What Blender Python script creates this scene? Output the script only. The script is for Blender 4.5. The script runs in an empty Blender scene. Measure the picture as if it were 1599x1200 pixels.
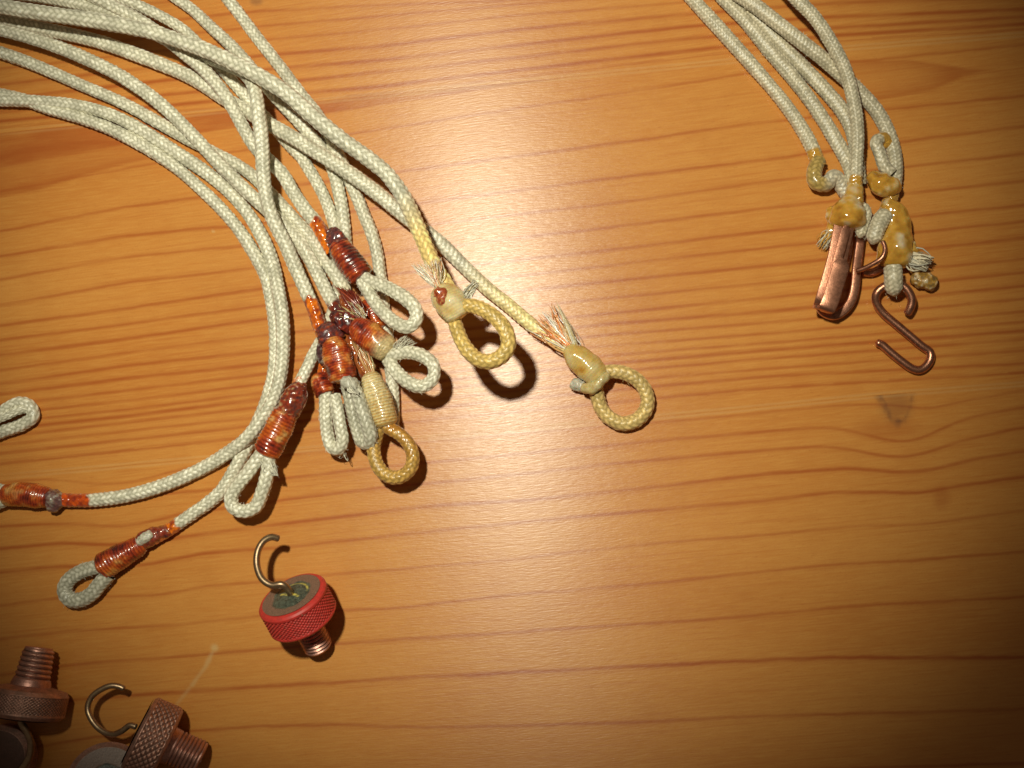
import bpy, math, random
import numpy as np
from mathutils import Vector, Matrix

random.seed(7)
rng = np.random.default_rng(11)
sc = bpy.context.scene
S = 0.012                      # one traced unit on the table top = 0.12 mm; 1 Blender unit = 1 cm
sc.unit_settings.system = 'METRIC'
sc.unit_settings.scale_length = 0.01

# ------------------------------------------------------------------ camera
cam_d = bpy.data.cameras.new('camera')
cam = bpy.data.objects.new('camera', cam_d)
sc.collection.objects.link(cam)
sc.camera = cam
CAM = Vector((158 * S, -185 * S, 1667 * S))
cam.location = CAM
_z = CAM.normalized(); _x = Vector((0, 1, 0)).cross(_z).normalized(); _y = _z.cross(_x)
cam.rotation_euler = Matrix((_x, _y, _z)).transposed().to_euler()     # picture upright along world Y
cam_d.sensor_width = 36
cam_d.lens = 36 * CAM.length / (1599 * S)
cam_d.clip_start = 0.1
cam_d.clip_end = 500

# ------------------------------------------------------------------ world: a dim room
w = bpy.data.worlds.new('World'); sc.world = w; w.use_nodes = True
bg = w.node_tree.nodes['Background']
bg.inputs[0].default_value = (1.0, 0.74, 0.52, 1)
bg.inputs[1].default_value = 0.055

# ------------------------------------------------------------------ the camera's flash
FLASH = Vector(((517 - 800) * S, (600 - 111) * S, 2300 * S))
ld = bpy.data.lights.new('flash', 'SPOT')
ld.energy = 31500
ld.color = (1.0, 0.96, 0.76)
ld.shadow_soft_size = 0.8
ld.spot_size = math.radians(50)
ld.spot_blend = 0.78
lamp = bpy.data.objects.new('flash', ld)
sc.collection.objects.link(lamp)
lamp.location = FLASH
AIM = Vector(((680 - 800) * S, (600 - 345) * S, 0))
lamp.rotation_euler = (AIM - FLASH).to_track_quat('-Z', 'Y').to_euler()

sc.view_settings.view_transform = 'Standard'
sc.view_settings.look = 'None'
sc.view_settings.exposure = 0
sc.view_settings.gamma = 1
sc.cycles.max_bounces = 6
sc.cycles.filter_width = 1.6

# ------------------------------------------------------------------ helpers
Rm = cam.rotation_euler.to_matrix()
FPX = cam_d.lens / 36 * 1599

def P(px, py, z=0.0):
    """world point on the plane z (in traced units) seen at photo position px, py"""
    d = Rm @ Vector(((px - 799.5) / FPX, -(py - 600) / FPX, -1.0))
    t = (z * S - CAM.z) / d.z
    return CAM + d * t

Rn = np.array(Rm)
def proj(X):
    """world points (N,3) -> photo position"""
    c = (X - np.array(CAM)) @ Rn
    return 799.5 + FPX * c[:, 0] / -c[:, 2], 600 - FPX * c[:, 1] / -c[:, 2]

def nd(nt, typ, loc=None, **kw):
    n = nt.nodes.new(typ)
    for k, v in kw.items():
        setattr(n, k, v)
    return n

def mat(name):
    m = bpy.data.materials.new(name); m.use_nodes = True
    nt = m.node_tree
    return m, nt, nt.nodes['Principled BSDF']

def mth(nt, op, a, b=None, c=None, clamp=False):
    n = nd(nt, 'ShaderNodeMath', operation=op); n.use_clamp = clamp
    for i, v in enumerate((a, b, c)):
        if v is None: continue
        if isinstance(v, (int, float)): n.inputs[i].default_value = v
        else: nt.links.new(v, n.inputs[i])
    return n.outputs[0]

def mixc(nt, fac, a, b, blend='MIX'):
    n = nd(nt, 'ShaderNodeMix', data_type='RGBA', blend_type=blend)
    for idx, v in ((0, fac), (6, a), (7, b)):
        if isinstance(v, (int, float)): n.inputs[idx].default_value = v
        elif isinstance(v, tuple): n.inputs[idx].default_value = (*v, 1)
        else: nt.links.new(v, n.inputs[idx])
    return n.outputs[2]

def noise(nt, vec, scale, detail=3, rough=.5, mapping=None, dim='3D'):
    n = nd(nt, 'ShaderNodeTexNoise'); n.noise_dimensions = dim
    n.inputs['Scale'].default_value = scale
    n.inputs['Detail'].default_value = detail
    n.inputs['Roughness'].default_value = rough
    if mapping is not None:
        mp = nd(nt, 'ShaderNodeMapping'); mp.inputs['Rotation'].default_value = mapping[1]
        nt.links.new(vec, mp.inputs[0]); vec = mp.outputs[0]
        mp = nd(nt, 'ShaderNodeMapping'); mp.inputs['Scale'].default_value = mapping[0]
        nt.links.new(vec, mp.inputs[0]); vec = mp.outputs[0]
    nt.links.new(vec, n.inputs['Vector'])
    return n.outputs['Fac']

def mrange(nt, v, a, b, c=0., d=1., smooth=True):
    n = nd(nt, 'ShaderNodeMapRange')
    if smooth: n.interpolation_type = 'SMOOTHSTEP'
    for i, x in enumerate((v, a, b, c, d)):
        if isinstance(x, (int, float)): n.inputs[i].default_value = x
        else: nt.links.new(x, n.inputs[i])
    return n.outputs[0]

def bump(nt, h, strength, dist):
    b = nd(nt, 'ShaderNodeBump')
    b.inputs['Strength'].default_value = strength
    b.inputs['Distance'].default_value = dist
    nt.links.new(h, b.inputs['Height'])
    return b

def mesh_obj(name, V, F, material, parent=None, cols=None, attrs=None, smooth=True):
    V = np.asarray(V, dtype=np.float32)
    me = bpy.data.meshes.new(name)
    if isinstance(F, np.ndarray):
        k = F.shape[1]; nf = len(F)
        me.vertices.add(len(V)); me.loops.add(nf * k); me.polygons.add(nf)
        me.vertices.foreach_set('co', V.ravel())
        me.loops.foreach_set('vertex_index', F.astype(np.int32).ravel())
        me.polygons.foreach_set('loop_start', np.arange(0, nf * k, k, dtype=np.int32))
        me.update(calc_edges=True)
    else:
        me.from_pydata([tuple(v) for v in V], [], F)
    me.validate()
    if smooth:
        me.polygons.foreach_set('use_smooth', np.ones(len(me.polygons), dtype=bool))
    if cols is not None:
        a = me.attributes.new('Col', 'FLOAT_COLOR', 'POINT')
        a.data.foreach_set('color', np.asarray(cols, dtype=np.float32).ravel())
    for k_, v_ in (attrs or {}).items():
        a = me.attributes.new(k_, 'FLOAT', 'POINT')
        a.data.foreach_set('value', np.asarray(v_, dtype=np.float32).ravel())
    me.materials.append(material)
    o = bpy.data.objects.new(name, me)
    sc.collection.objects.link(o)
    if parent is not None:
        o.parent = parent
        o.matrix_parent_inverse = Matrix.Translation(-parent.location)
    return o

def thing(name, loc, label, cat, group=None):
    o = bpy.data.objects.new(name, None)
    o.empty_display_size = 0.2
    sc.collection.objects.link(o)
    o.location = loc
    o['label'] = label; o['category'] = cat
    if group: o['group'] = group
    return o

def smooth_noise(n, step, amp=1.0, seed=None):
    """1-D smooth random sequence"""
    r = np.random.default_rng(seed) if seed is not None else rng
    k = max(4, int(n / step) + 4)
    p = r.uniform(-1, 1, k)
    x = np.linspace(0, k - 3.01, n)
    i = x.astype(int); f = x - i; f = f * f * (3 - 2 * f)
    return amp * (p[i] * (1 - f) + p[i + 1] * f)

def vnoise(X, seed):
    """smooth 3-D value noise in -1..1 for points X (N,3)"""
    X = np.asarray(X, dtype=np.float64)
    i = np.floor(X).astype(np.int64); f = X - i; f = f * f * (3 - 2 * f)
    def h(a, b, c):
        n = (a * 374761393 + b * 668265263 + c * 2147483647 + seed * 1274126177) & 0x7fffffff
        n = ((n ^ (n >> 13)) * 1274126177) & 0x7fffffff
        return ((n ^ (n >> 16)) & 0xffff) / 32767.5 - 1
    r = 0
    for dx in (0, 1):
        for dy in (0, 1):
            for dz in (0, 1):
                wgt = (f[:, 0] if dx else 1 - f[:, 0]) * (f[:, 1] if dy else 1 - f[:, 1]) * (f[:, 2] if dz else 1 - f[:, 2])
                r = r + wgt * h(i[:, 0] + dx, i[:, 1] + dy, i[:, 2] + dz)
    return r

def spline(pts, step):
    """Catmull-Rom (centripetal-ish) through traced points (x, y, z), resampled evenly, in world units"""
    Q = np.array([P(*p) for p in pts])
    Q = np.vstack([2 * Q[0] - Q[1], Q, 2 * Q[-1] - Q[-2]])
    out = []
    for i in range(1, len(Q) - 2):
        p0, p1, p2, p3 = Q[i - 1], Q[i], Q[i + 1], Q[i + 2]
        t0 = 0; t1 = t0 + np.linalg.norm(p1 - p0) ** .5; t2 = t1 + np.linalg.norm(p2 - p1) ** .5; t3 = t2 + np.linalg.norm(p3 - p2) ** .5
        t = np.linspace(t1, t2, 24, endpoint=False)[:, None]
        A1 = (t1 - t) / (t1 - t0) * p0 + (t - t0) / (t1 - t0) * p1
        A2 = (t2 - t) / (t2 - t1) * p1 + (t - t1) / (t2 - t1) * p2
        A3 = (t3 - t) / (t3 - t2) * p2 + (t - t2) / (t3 - t2) * p3
        B1 = (t2 - t) / (t2 - t0) * A1 + (t - t0) / (t2 - t0) * A2
        B2 = (t3 - t) / (t3 - t1) * A2 + (t - t1) / (t3 - t1) * A3
        out.append((t2 - t) / (t2 - t1) * B1 + (t - t1) / (t2 - t1) * B2)
    out.append(Q[-2][None])
    C = np.vstack(out)
    for _ in range(10):
        C[1:-1] = .25 * C[:-2] + .5 * C[1:-1] + .25 * C[2:]
    L = np.concatenate([[0], np.cumsum(np.linalg.norm(np.diff(C, axis=0), axis=1))])
    n = max(4, int(L[-1] / (step * S)))
    s = np.linspace(0, L[-1], n)
    C = np.stack([np.interp(s, L, C[:, k]) for k in range(3)], 1)
    return C, s / S

def frames(C, ref=(0, 0, 1)):
    T = np.gradient(C, axis=0); T /= np.linalg.norm(T, axis=1)[:, None]
    N = np.zeros_like(T)
    n = np.array(ref, float); n -= T[0] * (n @ T[0])
    if np.linalg.norm(n) < 1e-3: n = np.array([1., 0, 0]) - T[0] * T[0][0]
    n /= np.linalg.norm(n); N[0] = n
    for i in range(1, len(T)):
        n = N[i - 1] - T[i] * (N[i - 1] @ T[i]); N[i] = n / np.linalg.norm(n)
    return T, N, np.cross(T, N)

def sweep(C, rad, nth, twist=0.0):
    """rad (n, nth) in traced units; returns verts, quads (end caps as collapsed rings)"""
    T, N, B = frames(C)
    th = np.linspace(0, 2 * np.pi, nth, endpoint=False)
    V = C[:, None, :] + (rad * S)[:, :, None] * (np.cos(th)[None, :, None] * N[:, None, :] + np.sin(th)[None, :, None] * B[:, None, :])
    n = len(C)
    idx = np.arange(n * nth).reshape(n, nth)
    a = idx[:-1]; b = idx[1:]
    F = np.stack([a, np.roll(a, -1, 1), np.roll(b, -1, 1), b], -1).reshape(-1, 4)
    return V.reshape(-1, 3), F

class Bag:
    """collects swept pieces into one mesh"""
    def __init__(s): s.V = []; s.F = []; s.C = []; s.n = 0
    def add(s, V, F, C):
        s.V.append(V); s.F.append(F + s.n); s.C.append(C); s.n += len(V)
    def build(s, name, material, parent):
        return mesh_obj(name, np.vstack(s.V), np.vstack(s.F), material, parent, np.vstack(s.C))

CREAM = np.array([.88, .845, .69]); YEL = np.array([.80, .57, .19]); AMB = np.array([.50, .27, .045])
ORG = np.array([.80, .19, .008]); RED = np.array([.30, .035, .012]); DRK = np.array([.045, .018, .02]); THR = np.array([.62, .50, .24])
GLUE = np.array([.58, .31, .045]); GREY = np.array([.56, .54, .44])

def braid(bag, C, s, r, n=8, pitch=8.8, amp=1.3, col=CREAM, stain=None, taper=(0, 0), phase=0., fine=1.0, wet0=0.0):
    """braided sleeve: two families of strands passing over and under each other"""
    nth = 44
    th = np.linspace(0, 2 * np.pi, nth, endpoint=False)[None, :]
    sw = s + smooth_noise(len(s), 60, 1.6)
    tw = smooth_noise(len(s), 220, .7)[:, None] + phase
    u = n * (th + tw) / (2 * np.pi) + (sw / pitch)[:, None]
    v = n * (th + tw) / (2 * np.pi) - (sw / pitch)[:, None]
    i = np.floor(u); j = np.floor(v); a = u - i; b = v - j
    q = (i + j) % 4
    over = q < 2
    ac = np.where(over, a, b); al = np.where(over, (q + b) / 2, (q - 2 + a) / 2)
    ci = np.where(over, i, j); cell = ci * 12.9898 + np.floor((i + j) / 2) * 78.233
    cellr = np.sin(cell) * 43758.5453; cellr = cellr - np.floor(cellr)
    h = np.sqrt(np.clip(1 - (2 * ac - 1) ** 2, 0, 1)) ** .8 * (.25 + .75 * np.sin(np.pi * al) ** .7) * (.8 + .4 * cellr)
    rr = r * (1 + smooth_noise(len(s), 45, .035))[:, None] - amp * .75 + amp * 1.25 * h
    L = s[-1]
    if taper[0]: rr = rr * np.clip(s / taper[0], .05, 1)[:, None] ** .5
    if taper[1]: rr = rr * np.clip((L - s) / taper[1], .05, 1)[:, None] ** .5
    rr = rr * (1 + .055 * smooth_noise(len(s), 130)[:, None] * np.cos(2 * th + tw * 2)) * .965
    V, F = sweep(C, rr, nth)
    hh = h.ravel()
    cc = np.array(col)[None, :] * (.48 + .55 * hh ** 1.6 + .16 * (cellr.ravel() - .5))[:, None]  # highlight painted into the colour of each strand crown, gaps between strands darker
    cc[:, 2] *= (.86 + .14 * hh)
    gr = vnoise(V / S / 26.0, 77) * .6 + vnoise(V / S / 8.0, 78) * .4
    cc *= (1 - .14 * np.clip(gr + .1, 0, 1))[:, None]
    wet = np.full(len(V), wet0)
    if stain is not None:
        sv = np.repeat(s, nth)
        cc, wet = stain(sv, L, V, cc, wet)
    bag.add(V, F, np.concatenate([np.clip(cc, 0, 1), wet[:, None]], 1))

def stain_end(d, soft=4, jag=7, c1=ORG, c2=RED, seed=3, yellow=0, ycol=YEL):
    """varnish soaked into the last d units; a yellow tinge for the last 'yellow' units"""
    def f(sv, L, V, cc, wet):
        nz = vnoise(V / S / 9.0, seed); n2 = vnoise(V / S / 5.0, seed + 5)
        if yellow:
            k = np.clip((sv - (L - yellow)) / (yellow * .45), 0, 1)[:, None] * .9
            lum = cc.mean(1, keepdims=True) / .5
            cc = cc * (1 - k) + ycol * lum * k
        if d:
            k = np.clip((sv - (L - d) + nz * jag) / soft, 0, 1)
            m = np.clip(.38 + .9 * n2, 0, 1)[:, None]
            lum = .65 + .35 * cc.mean(1, keepdims=True) / .5
            red = (c1 * (1 - m) + c2 * m) * lum
            cc = cc * (1 - k[:, None]) + red * k[:, None]
            wet = np.maximum(wet, k)
        return cc, wet
    return f

def fuzz(bag, C, r, count, ln=9, col=CREAM, rad=.34):
    T, N, B = frames(C)
    for _ in range(count):
        i = rng.integers(2, len(C) - 2); a = rng.uniform(0, 2 * np.pi)
        d = np.cos(a) * N[i] + np.sin(a) * B[i]
        p0 = C[i] + d * r * S * .9
        L = ln * rng.uniform(.4, 1.2) * S
        side = T[i] * rng.choice([-1, 1]) * rng.uniform(.6, 1.4)
        pts = [p0]
        dd = d * .8 + side
        for k in range(4):
            dd = dd / np.linalg.norm(dd) + rng.normal(0, .3, 3)
            dd[2] -= .1
            pts.append(pts[-1] + dd / np.linalg.norm(dd) * L / 4)
        pts = np.array(pts); pts[:, 2] = np.maximum(pts[:, 2], .6 * S)
        V, F = sweep(pts, np.outer([1, 1, .9, .7, .3], np.ones(3)) * rad, 3)
        bag.add(V, F, np.tile(np.append(col, 0.), (len(V), 1)))

def lumpy(bag, pts, radii, colf, ring=0., pitch=4.2, lump=0., lsize=14., nth=36, step=1.2, seed=1, oval=1.0, wet=1.0, tilt=0.0):
    """wrapped or lacquered body; radii = [(fraction, radius)], colf(sfrac, theta, noise arrays) -> colours"""
    C, s = spline(pts, step)
    fr = s / s[-1]
    base = np.interp(fr, [a for a, b in radii], [b for a, b in radii])
    k = max(3, int(8 / step)); ker = np.hanning(k + 2)[1:-1]; ker /= ker.sum()
    base = np.convolve(np.pad(base, k, mode='edge'), ker, 'same')[k:-k]
    th = np.linspace(0, 2 * np.pi, nth, endpoint=False)
    end = np.sqrt(np.clip(1 - (np.abs(2 * fr - 1) ** 14), 0.0, 1)); end[0] = end[-1] = .02
    rad = (base * end)[:, None] * np.ones(nth)[None]
    V0, _ = sweep(C, rad, nth)
    n1 = vnoise(V0 / S / lsize, seed).reshape(len(s), nth)
    n2 = vnoise(V0 / S / (lsize * .4), seed + 9).reshape(len(s), nth)
    ph = s[:, None] / (pitch * .8) * 2 * np.pi + tilt * np.sin(th)[None] + th[None] + n1 * 1.5
    rg = np.abs(np.sin(ph / 2)) ** .8
    amp_var = .6 + .4 * smooth_noise(len(s), 12)[:, None]
    n3 = vnoise(V0 / S / 2.6, seed + 21).reshape(len(s), nth)
    rad = rad + (ring * rg * amp_var + lump * (n1 + .45 * n2) + (.45 if ring else .2) * n3) * end[:, None]
    V, F = sweep(C, rad, nth)
    V[:, 2] = np.maximum(V[:, 2], .4 * S)
    cc = colf(np.repeat(fr, nth), np.tile(th, len(s)), n1.ravel(), n2.ravel(), rg.ravel())
    wt = np.full(len(V), wet)
    bag.add(V, F, np.concatenate([np.clip(cc, 0, 1), wt[:, None]], 1))
    return C

def pal(stops, k):
    """palette lookup k in 0..1"""
    k = np.clip(k, 0, 1)
    xs = [a for a, b in stops]
    return np.stack([np.interp(k, xs, [b[c] for a, b in stops]) for c in range(3)], 1)

def col_varnish(seed, dark=.0, thread=.3):
    def f(fr, th, n1, n2, rg):
        k = .5 + .55 * n1 + .3 * n2 - dark + thread * (.5 - rg) * .0
        c = pal([(0, DRK), (.2, np.array([.12, .016, .01])), (.48, RED * 1.15), (.75, np.array([.52, .10, .012])), (1, np.array([.62, .24, .04]))], k - .2 * (.5 - rg))
        t = np.clip((n2 * .8 + n1 * .6 - .35) * 3, 0, 1)[:, None] * thread
        c = c * (1 - t) + THR * t
        return c * (.78 + .3 * rg)[:, None]
    return f

def tuft(bag, root, tip_a, tip_b, n, rcone=4, cols=(CREAM, THR), rad=.42, curl=1.2, z0=20, z1=24, jit=.22, wet=.3):
    """frayed yarn: fibres from root (px,py) to between tip_a and tip_b"""
    for _ in range(n):
        t = rng.uniform(0, 1); L = rng.uniform(1 - jit, 1 + jit * .3)
        ex = tip_a[0] * (1 - t) + tip_b[0] * t; ey = tip_a[1] * (1 - t) + tip_b[1] * t
        rx = root[0] + rng.normal(0, rcone * .5); ry = root[1] + rng.normal(0, rcone * .5)
        ez = z1 + rng.normal(0, 5); rz = z0 + rng.normal(0, 3)
        pts = []
        ox, oy = rng.normal(0, curl * (2 if rng.random() < .65 else 5), 2)
        for k in range(6):
            f = k / 5 * L
            b = math.sin(math.pi * k / 5)
            pts.append(np.array(P(rx + (ex - rx) * f + ox * b, ry + (ey - ry) * f + oy * b, max(.6, rz + (ez - rz) * f + b * 2))))
        V, F = sweep(np.array(pts), np.outer([1, 1.05, 1, .9, .75, .3], np.ones(4)) * rad * rng.uniform(.45, 1.7), 4)
        c = np.array(cols[rng.integers(0, len(cols))]) * rng.uniform(.75, 1.2)
        bag.add(V, F, np.tile(np.append(np.clip(c, 0, 1), wet), (len(V), 1)))

# ------------------------------------------------------------------ materials
def make_wood():
    m, nt, bs = mat('lacquered_pine')
    L = nt.links
    at = lambda nm: nd(nt, 'ShaderNodeAttribute', attribute_name=nm)
    g = at('grain').outputs['Fac']; sp = at('spacing').outputs['Fac']; side = at('side').outputs['Fac']
    mk = nd(nt, 'ShaderNodeSeparateColor'); L.new(at('Col').outputs['Color'], mk.inputs[0])
    pos = nd(nt, 'ShaderNodeNewGeometry').outputs['Position']
    rot = (0, 0, math.radians(-5.6))
    wob = noise(nt, pos, 1.0, 2, .5, ((.9, 3, 1), rot))
    wob2 = noise(nt, pos, 1.0, 2, .5, ((3, 5, 1), rot))
    d0 = mth(nt, 'ADD', mth(nt, 'MULTIPLY', mth(nt, 'SUBTRACT', wob, .5), .06), mth(nt, 'MULTIPLY', mth(nt, 'SUBTRACT', wob2, .5), .05))
    gg = mth(nt, 'ADD', g, d0)
    rg = mth(nt, 'ROUND', gg)
    f = mth(nt, 'MULTIPLY', mth(nt, 'MULTIPLY', mth(nt, 'SUBTRACT', gg, rg), sp), side)     # signed distance, traced units
    wn = nd(nt, 'ShaderNodeTexWhiteNoise', noise_dimensions='1D'); L.new(mth(nt, 'ADD', rg, mth(nt, 'MULTIPLY', side, .37)), wn.inputs['W'])
    r1 = wn.outputs['Value']
    along = noise(nt, pos, 1.0, 3, .6, ((.55, 3, 1), rot))
    wid = mth(nt, 'ADD', 4.2, mth(nt, 'MULTIPLY', r1, 2.2))
    absf = mth(nt, 'ABSOLUTE', f)
    core = mrange(nt, absf, 0., wid, 1., 0.)
    # halo on one side only
    pos_side = mth(nt, 'GREATER_THAN', f, 0.)
    halo = mth(nt, 'MULTIPLY', mrange(nt, absf, 0., mth(nt, 'ADD', 8., mth(nt, 'MULTIPLY', r1, 6.)), 1., 0.), mth(nt, 'ADD', .08, mth(nt, 'MULTIPLY', pos_side, .32)))
    st = mth(nt, 'MULTIPLY', mth(nt, 'ADD', .55, mth(nt, 'MULTIPLY', r1, .45)), mrange(nt, along, .25, .6, .45, 1.))
    fine = mrange(nt, noise(nt, pos, 1.0, 3, .6, ((.35, 19, 1), rot)), .54, .68)
    line = mth(nt, 'MULTIPLY', mth(nt, 'MAXIMUM', mth(nt, 'MULTIPLY', core, .82), mth(nt, 'MULTIPLY', halo, .62)), st, clamp=True)
    fib = noise(nt, pos, 1.0, 3, .6, ((2.2, 26, 1), rot))
    fib2 = noise(nt, pos, 1.0, 4, .6, ((1.2, 16, 1), rot))
    big = noise(nt, pos, 1.0, 3, .5, ((.12, .5, 1), rot))
    speck = noise(nt, pos, 34., 2, .7)
    base = mixc(nt, mrange(nt, big, .3, .7), (.62, .266, .060), (.56, .216, .044))
    base = mixc(nt, mth(nt, 'MULTIPLY', mrange(nt, fib2, .42, .75), .38), base, (.54, .19, .03))
    base = mixc(nt, mth(nt, 'MULTIPLY', mrange(nt, fib, .38, .72), .30), base, (.72, .37, .09))
    base = mixc(nt, mth(nt, 'MULTIPLY', mrange(nt, speck, .45, .8), .4), base, (.47, .18, .04))
    base = mixc(nt, mth(nt, 'MULTIPLY', fine, .30), base, (.47, .14, .028))
    fleck = mrange(nt, noise(nt, pos, 1.0, 2, .6, ((6, 46, 1), rot)), .63, .74)
    base = mixc(nt, mth(nt, 'MULTIPLY', fleck, .40), base, (.36, .10, .02))
    base = mixc(nt, mth(nt, 'MULTIPLY', mrange(nt, noise(nt, pos, .9, 4, .7), .45, .75), .22), base, (.46, .17, .035))
    c = mixc(nt, line, base, (.360, .070, .014))
    c = mixc(nt, mth(nt, 'MULTIPLY', mk.outputs[1], mrange(nt, fib2, .2, .7, 1., .7)), c, (.38, .092, .018))
    c = mixc(nt, mk.outputs[0], c, (.13, .055, .035))
    c = mixc(nt, mk.outputs[2], c, (.66, .50, .24))
    L.new(c, bs.inputs['Base Color'])
    pore = noise(nt, pos, 1.0, 2, .6, ((5, 40, 1), rot))
    L.new(mth(nt, 'ADD', .25, mth(nt, 'MULTIPLY', pore, .16)), bs.inputs['Roughness'])
    bs.inputs['Specular IOR Level'].default_value = .56
    bs.inputs['Anisotropic'].default_value = .75
    tg = nd(nt, 'ShaderNodeCombineXYZ'); tg.inputs[0].default_value = -math.sin(.0977); tg.inputs[1].default_value = math.cos(.0977)
    L.new(tg.outputs[0], bs.inputs['Tangent'])
    hh = mth(nt, 'ADD', mth(nt, 'MULTIPLY', fib, .35), mth(nt, 'MULTIPLY', pore, .65))
    L.new(bump(nt, hh, .7, .008).outputs[0], bs.inputs['Normal'])
    return m

def make_attr_mat(name, r_dry, r_wet, spec=.5, coat=1., sss=0., bstr=.0, bscale=60, sheen=0., mixn=.15):
    m, nt, bs = mat(name)
    a = nd(nt, 'ShaderNodeAttribute', attribute_name='Col')
    pos = nd(nt, 'ShaderNodeNewGeometry').outputs['Position']
    nz = noise(nt, pos, bscale, 3, .6)
    col = mixc(nt, 1., a.outputs['Color'], mixc(nt, mrange(nt, nz, .3, .7), (1 - mixn,) * 3, (1 + mixn,) * 3), 'MULTIPLY')
    nt.links.new(col, bs.inputs['Base Color'])
    ro = mth(nt, 'ADD', r_dry, mth(nt, 'MULTIPLY', a.outputs['Alpha'], r_wet - r_dry))
    nt.links.new(ro, bs.inputs['Roughness'])
    nt.links.new(mth(nt, 'MULTIPLY', a.outputs['Alpha'], coat), bs.inputs['Coat Weight'])
    bs.inputs['Coat Roughness'].default_value = .09
    bs.inputs['Specular IOR Level'].default_value = spec
    if sss:
        bs.inputs['Subsurface Weight'].default_value = sss
        bs.inputs['Subsurface Radius'].default_value = (1, .35, .12)
        bs.inputs['Subsurface Scale'].default_value = .06
    if sheen:
        bs.inputs['Sheen Weight'].default_value = sheen
    if bstr:
        nt.links.new(bump(nt, nz, bstr, .01).outputs[0], bs.inputs['Normal'])
    return m

def make_metal(name, c1, c2, c3, rough, bs_=.2, scale=9., ridged=False):
    m, nt, bs = mat(name)
    pos = nd(nt, 'ShaderNodeNewGeometry').outputs['Position']
    n1 = noise(nt, pos, scale, 4, .65); n2 = noise(nt, pos, scale * 5, 3, .6)
    c = mixc(nt, mrange(nt, n1, .35, .65), c1, c2)
    c = mixc(nt, mth(nt, 'MULTIPLY', mrange(nt, n2, .5, .72), .7), c, c3)
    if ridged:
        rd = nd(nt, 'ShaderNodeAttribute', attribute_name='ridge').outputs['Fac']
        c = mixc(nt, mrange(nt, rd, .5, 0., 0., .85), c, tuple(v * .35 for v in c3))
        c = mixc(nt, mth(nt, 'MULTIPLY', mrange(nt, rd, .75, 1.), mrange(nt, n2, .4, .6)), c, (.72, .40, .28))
    nt.links.new(c, bs.inputs['Base Color'])
    bs.inputs['Metallic'].default_value = .92
    nt.links.new(mth(nt, 'ADD', rough - .08, mth(nt, 'MULTIPLY', n2, .22)), bs.inputs['Roughness'])
    nt.links.new(bump(nt, n2, bs_, .008).outputs[0], bs.inputs['Normal'])
    return m

M_WOOD = make_wood()
M_CORD = make_attr_mat('braided_fibre', .36, .16, spec=.6, coat=.8, bstr=.15, bscale=45, sheen=.15)
M_VARN = make_attr_mat('varnish_and_thread', .42, .27, coat=.75, sss=.12, bstr=.75, bscale=20, mixn=.28)
M_FIB = make_attr_mat('loose_fibres', .45, .2, coat=.4)
M_GLUE = make_attr_mat('hardened_glue', .35, .1, coat=1., sss=.4, bstr=.12, bscale=9, mixn=.1)
M_COP = make_metal('copper', (.64, .30, .19), (.44, .20, .125), (.22, .10, .07), .28, .3, 14.)
M_BRZ = make_metal('tarnished_bronze', (.62, .34, .26), (.42, .25, .195), (.26, .17, .14), .50, .5, 9., True)
M_BRS = make_metal('dull_brass_wire', (.46, .33, .19), (.36, .24, .15), (.24, .15, .11), .33, .15)
M_PINK = make_metal('dull_copper_stud', (.68, .37, .30), (.52, .27, .21), (.30, .17, .13), .42, .3, 9., True)

# ------------------------------------------------------------------ table top: three glued pine boards
def line_y(pts, x):
    pts = np.array(pts, float)
    xs = np.arange(-1500, 3200, 10.0)
    yy = np.interp(xs, pts[:, 0], pts[:, 1] + .1 * pts[:, 0]) - .1 * xs
    k = np.hanning(9); k /= k.sum()
    yy = np.convolve(np.pad(yy, 8, mode='edge'), k, 'same')[8:-8]
    return np.interp(x, xs, yy)

stA = [0, 400, 600, 800, 1080, 1300, 1599]
rowsA = [[60, 18, 8, 2, -22, -40, -60], [85, 42, 25, 8, -16, -30, -50], [108, 64, 46, 25, 3, -12, -25], [132, 88, 72, 47, 22, 5, -5],
         [155, 110, 94, 72, 41, 27, 15], [175, 134, 112, 91, 60, 44, 27], [190, 152, 135, 111, 79, 56, 38], [200, 163, 146, 122, 89, 64, 46]]
linesA = [[(x, y - o) for x, y in zip(stA, rowsA[0])] for o in (640, 590, 530, 490, 430, 390, 340, 300, 250, 210, 160, 128, 96, 62, 30)] \
    + [list(zip(stA, r)) for r in rowsA]
seam1 = [(0, 208), (510, 157), (780, 131), (1140, 96), (1312, 76), (1599, 54)]
stB = [0, 200, 400, 940, 1200, 1599]
rowsB = [[300, 262, 232, 150, 110, 70], [362, 323, 298, 227, 190, 150], [401, 368, 350, 281, 249, 197], [437, 401, 382, 320, 284, 241], [477, 441, 419, 357, 325, 283], [509, 482, 452, 392, 361, 321],
         [532, 506, 479, 416, 387, 346], [555, 529, 500, 441, 415, 372], [579, 551, 525, 467, 442, 405], [600, 571, 550, 491, 465, 426],
         [616, 591, 570, 507, 487, 447], [633, 610, 586, 524, 504, 467], [647, 626, 601, 541, 521, 487], [660, 640, 615, 556, 536, 503],
         [671, 650, 625, 569, 547, 517], [683, 660, 637, 582, 560, 530], [695, 673, 652, 597, 576, 548], [708, 687, 665, 611, 588, 568], [725, 703, 682, 630, 606, 582]]
linesB = [list(zip(stB, r)) for r in rowsB]
seam2 = [(0, 745), (500, 700), (1019, 652), (1200, 635), (1375, 617), (1599, 600)]
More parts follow.
